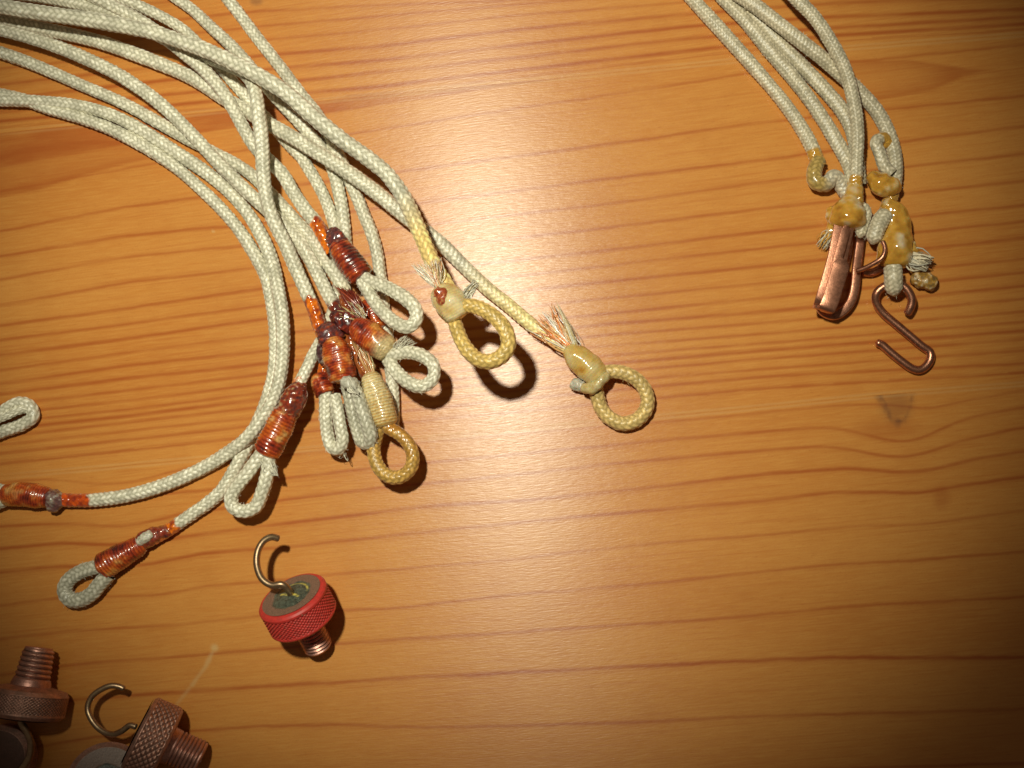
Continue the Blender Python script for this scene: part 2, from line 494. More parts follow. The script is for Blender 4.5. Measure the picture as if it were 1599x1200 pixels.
linesC = [
    [(0, 754), (50, 749), (100, 750), (150, 757), (200, 755), (250, 742), (300, 729), (400, 717), (500, 706), (800, 678), (1100, 654), (1300, 634), (1375, 632), (1412, 634), (1450, 640), (1500, 628), (1599, 610)],
    [(0, 788), (150, 788), (250, 772), (325, 766), (450, 747), (575, 732), (895, 701), (1010, 690), (1200, 674), (1275, 667), (1325, 672), (1375, 686), (1412, 691), (1437, 687), (1475, 667), (1525, 649), (1599, 636)],
    [(0, 822), (112, 818), (187, 823), (250, 812), (275, 804), (450, 780), (612, 760), (675, 755), (800, 742), (952, 725), (1200, 703), (1287, 697), (1337, 704), (1375, 712), (1412, 715), (1450, 707), (1500, 689), (1599, 667)],
    [(0, 857), (100, 848), (170, 852), (250, 844), (437, 819), (575, 802), (675, 790), (809, 783), (1068, 756), (1200, 740), (1325, 731), (1412, 739), (1450, 735), (1525, 717), (1599, 705)],
    [(0, 895), (87, 885), (217, 884), (325, 863), (450, 855), (575, 840), (700, 827), (800, 817), (952, 803), (1200, 781), (1300, 769), (1375, 769), (1437, 770), (1480, 762), (1599, 745)],
    [(0, 946), (87, 935), (170, 931), (212, 932), (250, 929), (325, 915), (400, 910), (500, 899), (625, 889), (800, 874), (895, 862), (1068, 845), (1200, 835), (1325, 822), (1425, 820), (1475, 815), (1599, 797)],
    [(0, 998), (100, 986), (275, 977), (400, 962), (535, 952), (612, 951), (675, 944), (800, 929), (980, 915), (1200, 892), (1325, 880), (1425, 876), (1599, 862)],
    [(0, 1055), (82, 1042), (200, 1031), (300, 1024), (400, 1015), (537, 1005), (650, 997), (800, 988), (1068, 970), (1200, 960), (1325, 947), (1450, 941), (1599, 932)],
    [(0, 1105), (107, 1095), (200, 1087), (300, 1079), (400, 1072), (537, 1065), (675, 1056), (800, 1051), (980, 1042), (1200, 1031), (1350, 1027), (1599, 1027)],
    [(0, 1172), (75, 1165), (140, 1152), (325, 1140), (400, 1135), (525, 1131), (625, 1136), (800, 1134), (950, 1130), (1200, 1118), (1599, 1108)]]
linesC += [[(x, y + o) for x, y in linesC[-1]] for o in (85, 150, 235, 290, 360, 450, 520, 600, 700)]

def polyd(x, y, pts):
    d = np.full(x.shape, 1e9)
    for (x0, y0), (x1, y1) in zip(pts[:-1], pts[1:]):
        t = np.clip(((x - x0) * (x1 - x0) + (y - y0) * (y1 - y0)) / ((x1 - x0) ** 2 + (y1 - y0) ** 2), 0, 1)
        d = np.minimum(d, np.hypot(x - x0 - t * (x1 - x0), y - y0 - t * (y1 - y0)))
    return d
def sst(v, a, b):
    t = np.clip((v - a) / (b - a), 0, 1); return t * t * (3 - 2 * t)

table = bpy.data.objects.new('table_top', None); sc.collection.objects.link(table)
table['kind'] = 'structure'
xs = np.concatenate([np.arange(-1000, -20, 60), np.arange(-20, 262, 6), np.arange(262, 346, 2.5), np.arange(346, 1360, 6), np.arange(1360, 1440, 3), np.arange(1440, 1620, 6), np.arange(1620, 2600, 60)]).astype(float)
def board(top, bot, lines, side, seed):
    ty = top(xs); by = bot(xs)
    nrow = int(max(40, min(420, (min(by.mean(), 1250) - max(ty.mean(), -50)) / 3)))
    t = np.linspace(0, 1, nrow)
    if by.mean() > 1300:      # denser rows where the photograph looks
        yy0 = np.concatenate([np.arange(0, 640, 3), np.arange(640, 1300, 30)]); t = yy0 / yy0[-1]
    if ty.mean() < -100:
        yy0 = np.concatenate([np.arange(0, 700, 25), np.arange(700, 1010, 3)]); t = yy0 / yy0[-1]
    nrow = len(t)
    X = np.repeat(xs[None], nrow, 0); Y = ty[None] * (1 - t[:, None]) + by[None] * t[:, None]
    LY = np.array([line_y(l, xs) for l in lines])
    for k in range(1, len(LY)): LY[k] = np.maximum(LY[k], LY[k - 1] + 4)
    G = np.zeros_like(X); SP = np.zeros_like(X)
    idx = np.arange(len(LY), dtype=float)
    for c in range(len(xs)):
        ys = LY[:, c]
        e = np.concatenate([[ys[0] - 40], ys, [ys[-1] + 60]]); gi = np.concatenate([[-1], idx, [len(idx)]])
        G[:, c] = np.interp(Y[:, c], e, gi)
        sp = np.diff(e); k = np.clip(np.searchsorted(e, Y[:, c]) - 1, 0, len(sp) - 1)
        SP[:, c] = sp[k]
    V = np.array([P(x, y, 0) for x, y in zip(X.ravel(), Y.ravel())])
    seamd = np.minimum(np.abs(Y - ty[None]), np.abs(Y - by[None])).ravel()
    V[:, 2] = np.where(seamd < .5, -.08 * S, 0)
    x = X.ravel(); y = Y.ravel()
    # pigment marks: R knot and stain, G reddish heartwood tongues, B pale scratches
    kv = vnoise(np.stack([x / 9, y / 9, x * 0], 1), 4); kv2 = vnoise(np.stack([x / 5, y / 5, x * 0], 1), 14)
    kn = sst(polyd(x, y, [(1374, 617), (1380, 630), (1386, 643), (1393, 653), (1402, 659), (1410, 657), (1416, 648), (1421, 635), (1424, 617)]) + 3.5 * kv + 2 * kv2 + np.where(x > 1405, 2.5, -1), 10, 0) * (.55 + .25 * kv)
    kn = np.maximum(kn, sst(np.hypot((x - 1403) / 9, (y - 658) / 5), 1.3, .2) * .75)
    kn = np.maximum(kn, sst(np.hypot((x - 1400) / 30, (y - 632) / 32), 1.3, .3) * .38)
    kn = np.maximum(kn, sst(np.hypot((x - 400) / 12, (y - 2) / 8), 1.2, .4) * .45) * (1 if seed != 2 else 0)
    rd = sst(np.hypot((x - 1385) / 70, (y - 672) / 20), 1.2, .2) * .45
    rd = np.maximum(rd, sst(np.hypot((x - 1470) / 16, (y - 778) / 24), 1.2, .2) * .5)
    nz = vnoise(np.stack([x / 60, y / 7, x * 0], 1), 8) * 4
    up = np.interp(x, [-600, 0, 50, 150, 260, 330], [275, 240, 226, 216, 226, 262]); lo = np.interp(x, [-600, 0, 60, 125, 200, 245, 330], [360, 308, 298, 276, 256, 247, 240])
    tg = sst(y - up + nz, 0, 9) * sst(lo - y, -2, 3) * sst(x, 330, 220)
    mid = .45 + .55 * np.clip(np.abs((y - (up + lo) / 2) / np.maximum(8, (lo - up) / 2)), 0, 1) ** 2
    if seed == 2: rd = np.maximum(rd, tg * mid * .85)
    up = np.interp(x, [1240, 1325, 1420, 1505, 1700], [100, 92, 93, 106, 118]); lo = np.interp(x, [1240, 1370, 1460, 1505, 1545, 1700], [178, 158, 140, 119, 112, 100])
    tg = sst(y - up + nz * .5, -1, 5) * sst(lo - y + nz * .5, -2, 4) * sst(x, 1240, 1330)
    mid = .25 + .75 * np.clip(np.abs((y - (up + lo) / 2) / np.maximum(5, (lo - up) / 2)), 0, 1) ** 2
    if seed == 2: rd = np.maximum(rd, tg * np.maximum(mid, sst(x, 1400, 1500)) * .8)
    pl = sst(polyd(x, y, [(335, 1012), (322, 1040), (300, 1070)]) + 1.5 * vnoise(np.stack([x / 8, y / 8, x * 0], 1), 3), 5, 0) * .38
    pl = np.maximum(pl, sst(polyd(x, y, [(296, 1075), (276, 1100)]), 4, 0) * .3)
    pl = np.maximum(pl, sst(np.hypot(x - 335, y - 1012), 9, 2) * .5)
    pl = np.maximum(pl, sst(np.abs(seamd - 2.5), 2.5, .5) * .18 * sst(x, -50, 100))
    pl = np.maximum(pl, sst(np.hypot(x - 333, y - 361), 3, 0) * .8)
    cols = np.stack([kn, rd, pl, np.ones_like(x)], 1)
    n, mcol = X.shape
    idm = np.arange(n * mcol).reshape(n, mcol)
    F = np.stack([idm[:-1, :-1], idm[1:, :-1], idm[1:, 1:], idm[:-1, 1:]], -1).reshape(-1, 4)
    # skirt: thickness of the board
    border = np.concatenate([idm[0, :-1], idm[:-1, -1], idm[-1, :0:-1], idm[:0:-1, 0]])
    nb = len(border); VT = V[border].copy(); VB = VT.copy(); VB[:, 2] = -1.8
    base = len(V); j = np.arange(nb)
    FB = np.stack([base + j, base + (j + 1) % nb, base + nb + (j + 1) % nb, base + nb + j], -1)
    V = np.vstack([V, VT, VB]); F = np.vstack([F, FB])
    ext = lambda a: np.concatenate([a.ravel(), a.ravel()[border], a.ravel()[border]])
    cols = np.vstack([cols, cols[border], cols[border]])
    o = mesh_obj('plank', V, F, M_WOOD, table, cols, {'grain': ext(G + seed * 40), 'spacing': ext(SP), 'side': np.full(len(V), float(side))})
    return o
off = .04
ly = lambda l, d=0: (lambda x: line_y(l, x) + d)
board(lambda x: line_y(seam1, x) - 1000, ly(seam1, -off), linesA, 1, 1)
board(ly(seam1, off), ly(seam2, -off), linesB, -1, 2)
board(ly(seam2, off), lambda x: line_y(seam2, x) + 1299, linesC, 1, 3)

# ------------------------------------------------------------------ the bundle of braided cords on the left
def cord(label, pts, r, group, name='braided_cord', **kw):
    base = P(pts[len(pts) // 2][0], pts[len(pts) // 2][1], 0)
    t = thing(name, base, label, 'cord', group)
    C, s = spline(pts, 1.25)
    bag = Bag()
    fz = kw.pop('fuzz', 22)
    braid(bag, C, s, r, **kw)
    if fz: fuzz(bag, C, r, fz, 7)
    bag.build('braid', M_CORD, t)
    return t

def loop(t, pts, r, name='loop', col=CREAM, fz=26, **kw):
    C, s = spline(pts, 1.2)
    bag = Bag()
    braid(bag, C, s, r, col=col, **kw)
    fuzz(bag, C, r, fz, 7, col=np.array(col) * 1.1)
    return bag.build(name, M_CORD, t)

GL = 'braided cords of the left bundle'
# K1: lowest cord, ends far lower left
k1 = cord('white cord whose whipped loop end points down left, lowest of the left bundle',
    [(-60, 140, 11), (0, 148, 11), (40, 157, 11), (80, 171, 11), (125, 184, 11), (175, 203, 11), (225, 229, 11), (275, 262, 11), (312, 294, 11), (345, 326, 11), (375, 362, 11), (400, 402, 11),
     (416, 435, 11), (424, 470, 11), (430, 520, 11), (428, 580, 11), (415, 630, 11), (398, 670, 11), (378, 712, 11), (362, 742, 11), (345, 768, 11), (322, 788, 11), (300, 803, 11), (280, 817, 11), (262, 829, 12), (240, 841, 13)],
    10.4, GL, stain=stain_end(44, seed=4))
b = Bag(); lumpy(b, [(268, 825, 13), (250, 834, 14), (232, 840, 16), (214, 852, 14)], [(0, 10), (.4, 12), (.6, 15), (1, 13)], lambda fr, th, n1, n2, rg: pal([(0, DRK * 1.5), (.35, RED), (.6, np.array([.22, .06, .04])), (1, ORG * .6)], .4 + .6 * n2), lump=2.2, lsize=9, seed=5)
b.build('varnish_blob', M_VARN, k1)
b = Bag(); lumpy(b, [(238, 832, 25), (226, 841, 26), (214, 848, 24)], [(0, 7), (.5, 9), (1, 7)], lambda fr, th, n1, n2, rg: pal([(0, GREY * .8), (1, GREY * 1.15)], .5 + .6 * n2), lump=1.4, lsize=6, seed=15, wet=.15)
b.build('cut_end', M_VARN, k1)
b = Bag(); lumpy(b, [(226, 848, 16), (205, 860, 17), (180, 873, 18), (156, 890, 17)], [(0, 14), (.3, 17), (.6, 20), (.85, 21), (1, 20)], col_varnish(1, -.04, .2), ring=2.0, pitch=6, lump=1.5, lsize=16, seed=31)
b.build('whipping', M_VARN, k1)
loop(k1, [(172, 880, 16), (150, 886, 16), (126, 893, 15), (107, 907, 14), (101, 922, 13), (109, 936, 13), (126, 937, 14), (144, 927, 15), (156, 913, 16), (170, 897, 16)], 11.6, fz=70, col=GREY * 1.12, pitch=8, amp=1.2)

k2 = cord('long white cord curving round to a brown whipping at the left edge',
    [(-60, 158, 14), (0, 157, 14), (75, 160, 14), (125, 166, 13), (175, 180, 12), (225, 206, 11), (275, 238, 11), (325, 272, 11), (360, 302, 11), (390, 338, 11), (413, 378, 11), (426, 413, 12), (433, 446, 22), (439, 480, 30),
     (442, 515, 31), (441, 560, 31), (436, 596, 31), (424, 630, 30), (405, 660, 28), (382, 688, 24), (355, 708, 16), (325, 727, 11), (290, 744, 11), (250, 760, 11), (200, 774, 11), (150, 781, 11), (120, 782, 11), (95, 781, 12), (70, 779, 13)],
    10.8, GL, stain=stain_end(80, seed=9, c1=np.array([.66, .09, .006])))
b = Bag(); lumpy(b, [(100, 779, 13), (90, 781, 15), (76, 782, 14)], [(0, 10), (.5, 18), (1, 15)], lambda fr, th, n1, n2, rg: pal([(0, DRK * 2), (.5, np.array([.20, .10, .09])), (1, GREY * .7)], .5 + .6 * n2), lump=3, lsize=9, seed=6)
b.build('varnish_blob', M_VARN, k2)
b = Bag(); lumpy(b, [(80, 778, 15), (60, 775, 16), (35, 772, 17), (4, 774, 16)], [(0, 15), (.3, 19), (.6, 19), (1, 17)], col_varnish(2, -.04, .25), ring=1.6, pitch=5, lump=1, lsize=22, seed=33)
b.build('whipping', M_VARN, k2)
loop(k2, [(12, 768, 16), (-20, 762, 15), (-45, 770, 14), (-48, 788, 14), (-20, 792, 14), (10, 782, 15)], 10, fz=10)

# loop end peeping in at the left edge
e0 = thing('braided_cord', P(30, 650), 'pale cord loop reaching in alone at the left edge above the brown whippings', 'cord')
loop(e0, [(-70, 668, 12), (-35, 655, 14), (0, 645, 14), (28, 630, 13), (46, 634, 12), (52, 650, 12), (36, 663, 12), (8, 673, 12), (-20, 684, 12), (-60, 700, 12)], 10.3, fz=30)
loop(e0, [(-60, 678, 26), (-20, 662, 24), (10, 650, 22), (34, 640, 19), (44, 640, 14)], 6.0, name='inner_strand', fz=4)

# L3 -> P -> G -> yellow whipping
L3p = [(-60, 62, 12), (0, 82, 12), (50, 100, 12), (125, 132, 12), (200, 165, 12), (250, 193, 12), (300, 221, 12), (335, 239, 13), (366, 255, 14), (395, 275, 15), (425, 305, 14), (455, 338, 14), (480, 366, 14), (507, 405, 18), (522, 427, 24), (531, 441, 26), (538, 455, 27), (542, 480, 27), (545, 510, 28), (552, 545, 32), (566, 575, 36), (580, 595, 38)]
g1 = cord('white cord ending in the pale yellow thread whipping and glossy amber loop', L3p, 10.6, GL, stain=stain_end(150, seed=12, yellow=170, c1=np.array([.34, .09, .02]), c2=np.array([.2, .035, .012])))
b = Bag(); tuft(b, (583, 592), (548, 532), (566, 528), 46, 7, cols=(np.array([.6, .30, .10]), np.array([.5, .17, .05]), THR), z0=50, z1=50, curl=1, rad=.8, wet=.9)
b.build('fibre_tail', M_FIB, g1)
b = Bag(); lumpy(b, [(576, 582, 48), (584, 604, 48), (594, 632, 48), (604, 668, 46)], [(0, 13), (.2, 17), (.5, 20), (1, 18.5)],
      lambda fr, th, n1, n2, rg: pal([(0, np.array([.42, .16, .02])), (.4, np.array([.58, .36, .10])), (.7, np.array([.66, .52, .25])), (1, np.array([.70, .60, .36]))], .15 + .75 * rg + .3 * n1), ring=1.7, pitch=5.5, lump=.8, lsize=20, seed=41, wet=.75)
b.build('whipping', M_VARN, g1)
loop(g1, [(602, 655, 44), (607, 668, 46), (622, 677, 48), (637, 692, 50), (645, 714, 50), (639, 735, 48), (620, 746, 46), (601, 741, 44), (588, 724, 42), (584, 700, 40), (590, 676, 40), (597, 658, 42)], 10.8,
     col=np.array([.66, .40, .10]), fz=20, stain=lambda sv, L, V, cc, wet: (lambda k: (cc * (1 - k[:, None]) + (np.array([.46, .18, .02]) * (.6 + cc.mean(1, keepdims=True) * 1.2)) * k[:, None], np.maximum(wet, k)))(np.clip(1 - sv / (L * .55), 0, 1) * np.clip(.8 + .8 * vnoise(V / S / 10, 3), 0, 1)))

# L1 -> N -> H -> frayed red whipping with white loop
h1 = cord('white cord unravelling into the frayed dark red whipping above the middle white loop',
    [(-60, 32, 38), (0, 46, 36), (75, 68, 33), (150, 99, 32), (200, 126, 32), (250, 162, 32), (290, 200, 33), (337, 250, 34), (380, 294, 33), (415, 326, 27), (440, 348, 22), (465, 375, 22), (483, 403, 24), (497, 430, 28), (508, 452, 32), (520, 474, 35), (532, 492, 38)],
    10.8, GL, stain=stain_end(24, seed=19, c1=np.array([.2, .03, .012]), c2=DRK * 1.5), fuzz=34)
b = Bag(); tuft(b, (568, 494), (521, 447), (556, 456), 60, 5, cols=(np.array([.16, .02, .012]), np.array([.3, .05, .02]), np.array([.2, .03, .02])), z0=52, z1=46, curl=1, rad=1.2, wet=1.)
tuft(b, (568, 497), (540, 470), (558, 474), 26, 4, cols=(THR, CREAM * .9), z0=56, z1=50, curl=1, rad=.5)
tuft(b, (562, 500), (520, 496), (530, 475), 50, 5, cols=(np.array([.2, .03, .02]), DRK * 2, np.array([.35, .08, .02]), THR), z0=50, z1=44, curl=1, rad=.9, wet=1.)
b.build('frayed_end', M_FIB, h1)
b = Bag(); lumpy(b, [(520, 490, 34), (536, 500, 38), (556, 508, 42)], [(0, 12), (.5, 19), (1, 17)], lambda fr, th, n1, n2, rg: pal([(0, DRK), (.5, np.array([.12, .02, .018])), (1, RED * 1.2)], .4 + .6 * n2), lump=3.5, lsize=9, seed=7)
b.build('varnish_blob', M_VARN, h1)
def w3col(fr, th, n1, n2, rg):
    c = col_varnish(0, .08, .1)(fr, th, n1, n2, rg)
    k = np.clip((fr - .66) * 7 + n1 * .8, 0, 1)[:, None]
    return c * (1 - k) + np.array([.60, .47, .24]) * (.8 + .25 * rg)[:, None] * k
b = Bag(); lumpy(b, [(550, 506, 50), (567, 519, 52), (588, 534, 54), (612, 553, 52)], [(0, 16), (.3, 22), (.7, 22), (1, 17)], w3col, ring=1.2, pitch=5, lump=2.0, lsize=17, seed=44)
b.build('whipping', M_VARN, h1)
b = Bag(); tuft(b, (620, 545), (634, 522), (650, 536), 46, 6, cols=(GREY * 1.1, CREAM), z0=66, z1=72, curl=1.5, rad=.5)
b.build('cut_end', M_FIB, h1)
loop(h1, [(600, 550, 52), (612, 554, 58), (636, 550, 66), (660, 556, 74), (677, 571, 80), (676, 592, 80), (659, 604, 78), (637, 597, 72), (619, 581, 64), (606, 562, 56)], 10.2, fz=60, pitch=9)

# T0 -> V: raised vertical cord
v1 = cord('raised white cord crossing straight down to a glossy red whipping with grey loop',
    [(-40, -18, 50), (60, -6, 46), (110, 3, 44), (160, 16, 42), (210, 34, 42), (260, 62, 40), (310, 84, 44), (352, 100, 54), (382, 114, 66), (397, 138, 74), (404, 180, 78), (409, 225, 76), (411, 270, 70), (417, 315, 62), (427, 345, 56), (444, 378, 48), (462, 420, 40), (479, 457, 36), (489, 480, 36), (499, 510, 38), (508, 530, 40), (514, 548, 42)],
    11.2, GL, stain=stain_end(92, seed=22), fuzz=20)
b = Bag(); lumpy(b, [(503, 512, 44), (513, 522, 48), (519, 536, 48)], [(0, 13), (.5, 20), (1, 21)], lambda fr, th, n1, n2, rg: pal([(0, DRK * 1.6), (.45, np.array([.13, .04, .04])), (.75, RED), (1, ORG * .6)], .42 + .6 * n2), lump=3.2, lsize=9, seed=8)
b.build('varnish_blob', M_VARN, v1)
b = Bag(); lumpy(b, [(506, 535, 40), (508, 552, 42), (512, 572, 42)], [(0, 9), (.5, 14), (1, 10)], lambda fr, th, n1, n2, rg: pal([(0, DRK), (.6, DRK * 2.2), (1, GREY * .6)], .4 + .6 * n2), lump=2.5, lsize=8, seed=28)
b.build('dark_crust', M_VARN, v1)
b = Bag(); lumpy(b, [(519, 528, 50), (525, 548, 52), (531, 570, 54), (538, 598, 54)], [(0, 17), (.3, 22), (.7, 23), (1, 19)], col_varnish(3, .1, .12), ring=1.1, pitch=5, lump=2.2, lsize=17, seed=54)
b.build('whipping', M_VARN, v1)
b = Bag(); tuft(b, (540, 596), (552, 606), (563, 620), 60, 8, cols=(GREY, GREY * .8, CREAM), z0=72, z1=76, curl=1.2, rad=.7)
lumpy(b, [(534, 594, 70), (546, 600, 72), (556, 608, 70)], [(0, 8), (.5, 10), (1, 8)], lambda fr, th, n1, n2, rg: pal([(0, GREY * .7), (1, GREY * 1.1)], .5 + .6 * n2), lump=1.5, lsize=5, seed=77, wet=.1)
b.build('cut_end', M_FIB, v1)
loop(v1, [(538, 590, 44), (544, 612, 40), (550, 640, 36), (557, 668, 34), (565, 690, 36), (576, 693, 44), (579, 680, 56), (572, 658, 64), (564, 635, 66), (556, 612, 66), (548, 596, 60)], 10.4, fz=90, pitch=9, col=GREY * 1.2)

# T1 -> S -> F -> W1
s1 = cord('white cord ending in the uppermost red brown whipping and large white loop',
    [(80, -30, 60), (140, -8, 56), (180, 12, 52), (220, 33, 48), (250, 54, 44), (278, 76, 42), (302, 95, 42), (326, 117, 42), (347, 143, 42), (365, 172, 42), (380, 200, 42), (397, 228, 40), (417, 248, 36), (440, 271, 33), (457, 299, 33), (476, 327, 35), (493, 348, 38), (507, 372, 40), (520, 395, 42)],
    10.8, GL, stain=stain_end(62, seed=27), fuzz=14)
b = Bag(); lumpy(b, [(516, 360, 44), (523, 370, 48), (530, 385, 48)], [(0, 9), (.5, 15), (1, 17)], lambda fr, th, n1, n2, rg: pal([(0, DRK * 1.6), (.45, np.array([.12, .04, .04])), (.8, RED), (1, GREY * .5)], .42 + .6 * n2), lump=3.2, lsize=8, seed=18)
b.build('varnish_blob', M_VARN, s1)
b = Bag(); lumpy(b, [(521, 380, 48), (533, 393, 50), (549, 412, 54), (568, 436, 54)], [(0, 14), (.25, 19), (.6, 21), (1, 20)], col_varnish(4, .1, .1), ring=2.2, pitch=7.5, lump=1.8, lsize=18, seed=64, tilt=1.)
b.build('whipping', M_VARN, s1)
loop(s1, [(562, 426, 56), (574, 438, 60), (594, 445, 66), (614, 454, 74), (634, 467, 82), (648, 482, 88), (650, 500, 90), (637, 511, 88), (619, 505, 82), (602, 491, 74), (587, 474, 66), (575, 455, 60), (566, 438, 56)], 10.6, fz=70, pitch=9)

# T2 -> I1 -> W4
i1 = cord('white cord curving under the bundle to the brown whipping beside the long curved cords',
    [(130, -28, 34), (180, -6, 32), (215, 9, 30), (250, 25, 28), (288, 48, 24), (318, 78, 22), (345, 107, 20), (370, 135, 18), (395, 163, 14), (422, 192, 12), (450, 225, 11), (469, 244, 11), (487, 272, 11), (504, 303, 11), (516, 333, 11), (525, 365, 10), (531, 400, 10), (530, 440, 10), (522, 480, 10), (508, 520, 14), (490, 553, 28), (478, 578, 40), (466, 602, 46), (456, 628, 46)],
    9.6, GL, stain=stain_end(36, seed=29))
b = Bag(); lumpy(b, [(470, 596, 44), (464, 612, 48), (456, 630, 48), (446, 650, 44)], [(0, 10), (.3, 18), (.6, 20), (1, 17)], lambda fr, th, n1, n2, rg: pal([(0, DRK * 2), (.4, np.array([.16, .035, .02])), (.7, RED * 1.1), (1, THR * .8)], .5 + .55 * n2), lump=2.6, lsize=9, seed=38)
b.build('varnish_blob', M_VARN, i1)
b = Bag(); lumpy(b, [(449, 640, 46), (439, 661, 46), (428, 684, 46), (414, 712, 44)], [(0, 19), (.4, 21), (1, 21)], col_varnish(6, .02, .4), ring=2.3, pitch=7, lump=1.2, lsize=20, seed=71, tilt=.6)
b.build('whipping', M_VARN, i1)
b = Bag(); tuft(b, (420, 724), (428, 738), (436, 746), 60, 9, cols=(CREAM, GREY), z0=50, z1=50, curl=.8, rad=.7)
b.build('cut_end', M_FIB, i1)
loop(i1, [(415, 702, 42), (402, 718, 44), (388, 738, 44), (372, 757, 42), (361, 776, 40), (365, 793, 38), (382, 799, 38), (400, 791, 40), (409, 770, 44), (416, 747, 46), (420, 722, 46), (420, 706, 44)], 10.8, fz=60, pitch=9.5)

# R -> Q1 -> I2 -> hidden whipping, left small loop
i2 = cord('thin white cord with a small narrow loop left of the grey loop, half hidden',
    [(225, -40, 12), (265, -10, 12), (300, 15, 14), (325, 38, 20), (355, 66, 30), (380, 92, 38), (405, 122, 38), (430, 152, 32), (455, 178, 30), (480, 206, 26), (502, 232, 18), (515, 254, 12), (523, 275, 10), (529, 300, 10), (534, 325, 10), (537, 350, 10), (539, 375, 10), (540, 410, 10), (535, 460, 10), (522, 520, 12), (508, 570, 18), (503, 600, 24)],
    10.0, GL, stain=stain_end(40, seed=30))
b = Bag(); lumpy(b, [(499, 585, 26), (503, 600, 30), (510, 618, 32)], [(0, 13), (.5, 16), (1, 15)], col_varnish(7, .05, .3), ring=1., pitch=5, lump=2, lsize=10, seed=81)
b.build('whipping', M_VARN, i2)
loop(i2, [(509, 606, 34), (508, 630, 34), (509, 655, 34), (512, 680, 32), (519, 699, 32), (529, 701, 36), (535, 688, 42), (531, 665, 48), (527, 640, 48), (522, 618, 44)], 10.0, fz=80, pitch=8.5)
b = Bag(); tuft(b, (533, 700), (528, 716), (546, 712), 22, 5, cols=(CREAM, GREY), z0=34, z1=28, curl=1.5, rad=.45)
b.build('frayed_end', M_FIB, i2)

# X -> Q2 -> I3
i3 = cord('thin white cord from the top edge passing behind the loops, its end hidden',
    [(320, -45, 12), (357, 0, 12), (400, 57, 12), (440, 108, 12), (472, 150, 12), (496, 180, 14), (513, 213, 16), (528, 240, 12), (540, 266, 11), (549, 290, 11), (559, 312, 11), (569, 337, 11), (580, 364, 11), (588, 392, 11), (593, 425, 11), (598, 470, 11), (604, 520, 11), (609, 565, 11), (613, 600, 11), (615, 640, 11), (612, 680, 11)],
    10.0, GL)
b = Bag(); lumpy(b, [(574, 468, 20), (582, 490, 22), (594, 514, 22)], [(0, 12), (.5, 15), (1, 12)], col_varnish(8, .0, .1), ring=1., pitch=5, lump=1, lsize=14, seed=91)
b.build('whipping', M_VARN, i3)

# L2 -> E
e1 = cord('white cord turning yellow with frayed tail and flat yellow loop, reaching farthest right',
    [(-60, 22, 14), (0, 33, 14), (60, 44, 14), (150, 64, 14), (195, 79, 14), (240, 96, 13), (300, 122, 12), (347, 152, 13), (385, 174, 24), (425, 197, 36), (452, 212, 40), (480, 229, 40), (525, 257, 40), (570, 288, 38), (607, 317, 34), (638, 343, 28), (665, 362, 22), (695, 387, 16), (727, 419, 12), (761, 451, 12), (796, 479, 12), (828, 506, 14), (850, 524, 16), (880, 545, 18), (900, 560, 20)],
    11.6, GL, stain=stain_end(0, seed=35, yellow=235, ycol=np.array([.80, .64, .28])), fuzz=8, taper=(0, 90))
b = Bag()
tuft(b, (893, 547), (824, 516), (866, 472), 90, 8, cols=(np.array([.85, .32, .09]), CREAM * 1.25, np.array([.9, .5, .2]), THR * 1.25, CREAM * 1.25), z0=24, z1=22, curl=1.2, rad=.85, wet=.6)
tuft(b, (890, 545), (828, 522), (858, 500), 60, 7, cols=(np.array([.85, .27, .06]), np.array([.8, .22, .05])), z0=20, z1=18, curl=1, rad=.8, wet=.6)
tuft(b, (900, 545), (868, 470), (880, 492), 30, 5, cols=(CREAM, THR), z0=26, z1=30, curl=1.5, rad=.4)
b.build('frayed_tail', M_FIB, e1)
b = Bag(); lumpy(b, [(884, 542, 22), (900, 557, 24), (918, 573, 26), (940, 594, 24)], [(0, 10), (.25, 19), (.6, 21), (1, 17)],
      lambda fr, th, n1, n2, rg: pal([(0, np.array([.48, .22, .03])), (.4, np.array([.62, .42, .12])), (1, np.array([.66, .55, .28]))], .45 + .5 * n1 + .3 * n2), ring=1.3, pitch=5, lump=1, lsize=18, seed=101, wet=.6)
lumpy(b, [(950, 583, 30), (938, 594, 34), (925, 606, 32), (908, 606, 22)], [(0, 8), (.4, 9), (.8, 9), (1, 7)], lambda fr, th, n1, n2, rg: pal([(0, np.array([.50, .36, .12])), (1, np.array([.60, .52, .30]))], .5 + .6 * n2), lump=1.5, lsize=7, seed=103, wet=.3)
b.build('whipping', M_GLUE, e1)
b = Bag(); lumpy(b, [(915, 604, 16), (903, 602, 14), (892, 598, 11)], [(0, 8), (.5, 10), (1, 8)], lambda fr, th, n1, n2, rg: pal([(0, GREY * .7), (1, GREY * 1.1)], .5 + .6 * n2), lump=2, lsize=6, seed=104, wet=.1)
b.build('cut_end', M_GLUE, e1)
loop(e1, [(932, 588, 20), (950, 581, 22), (972, 582, 22), (994, 593, 20), (1009, 613, 17), (1010, 636, 14), (996, 655, 12), (973, 662, 12), (952, 653, 12), (938, 636, 13), (932, 616, 16), (930, 600, 20)], 11.4, col=np.array([.80, .57, .22]), fz=50, pitch=9.5)

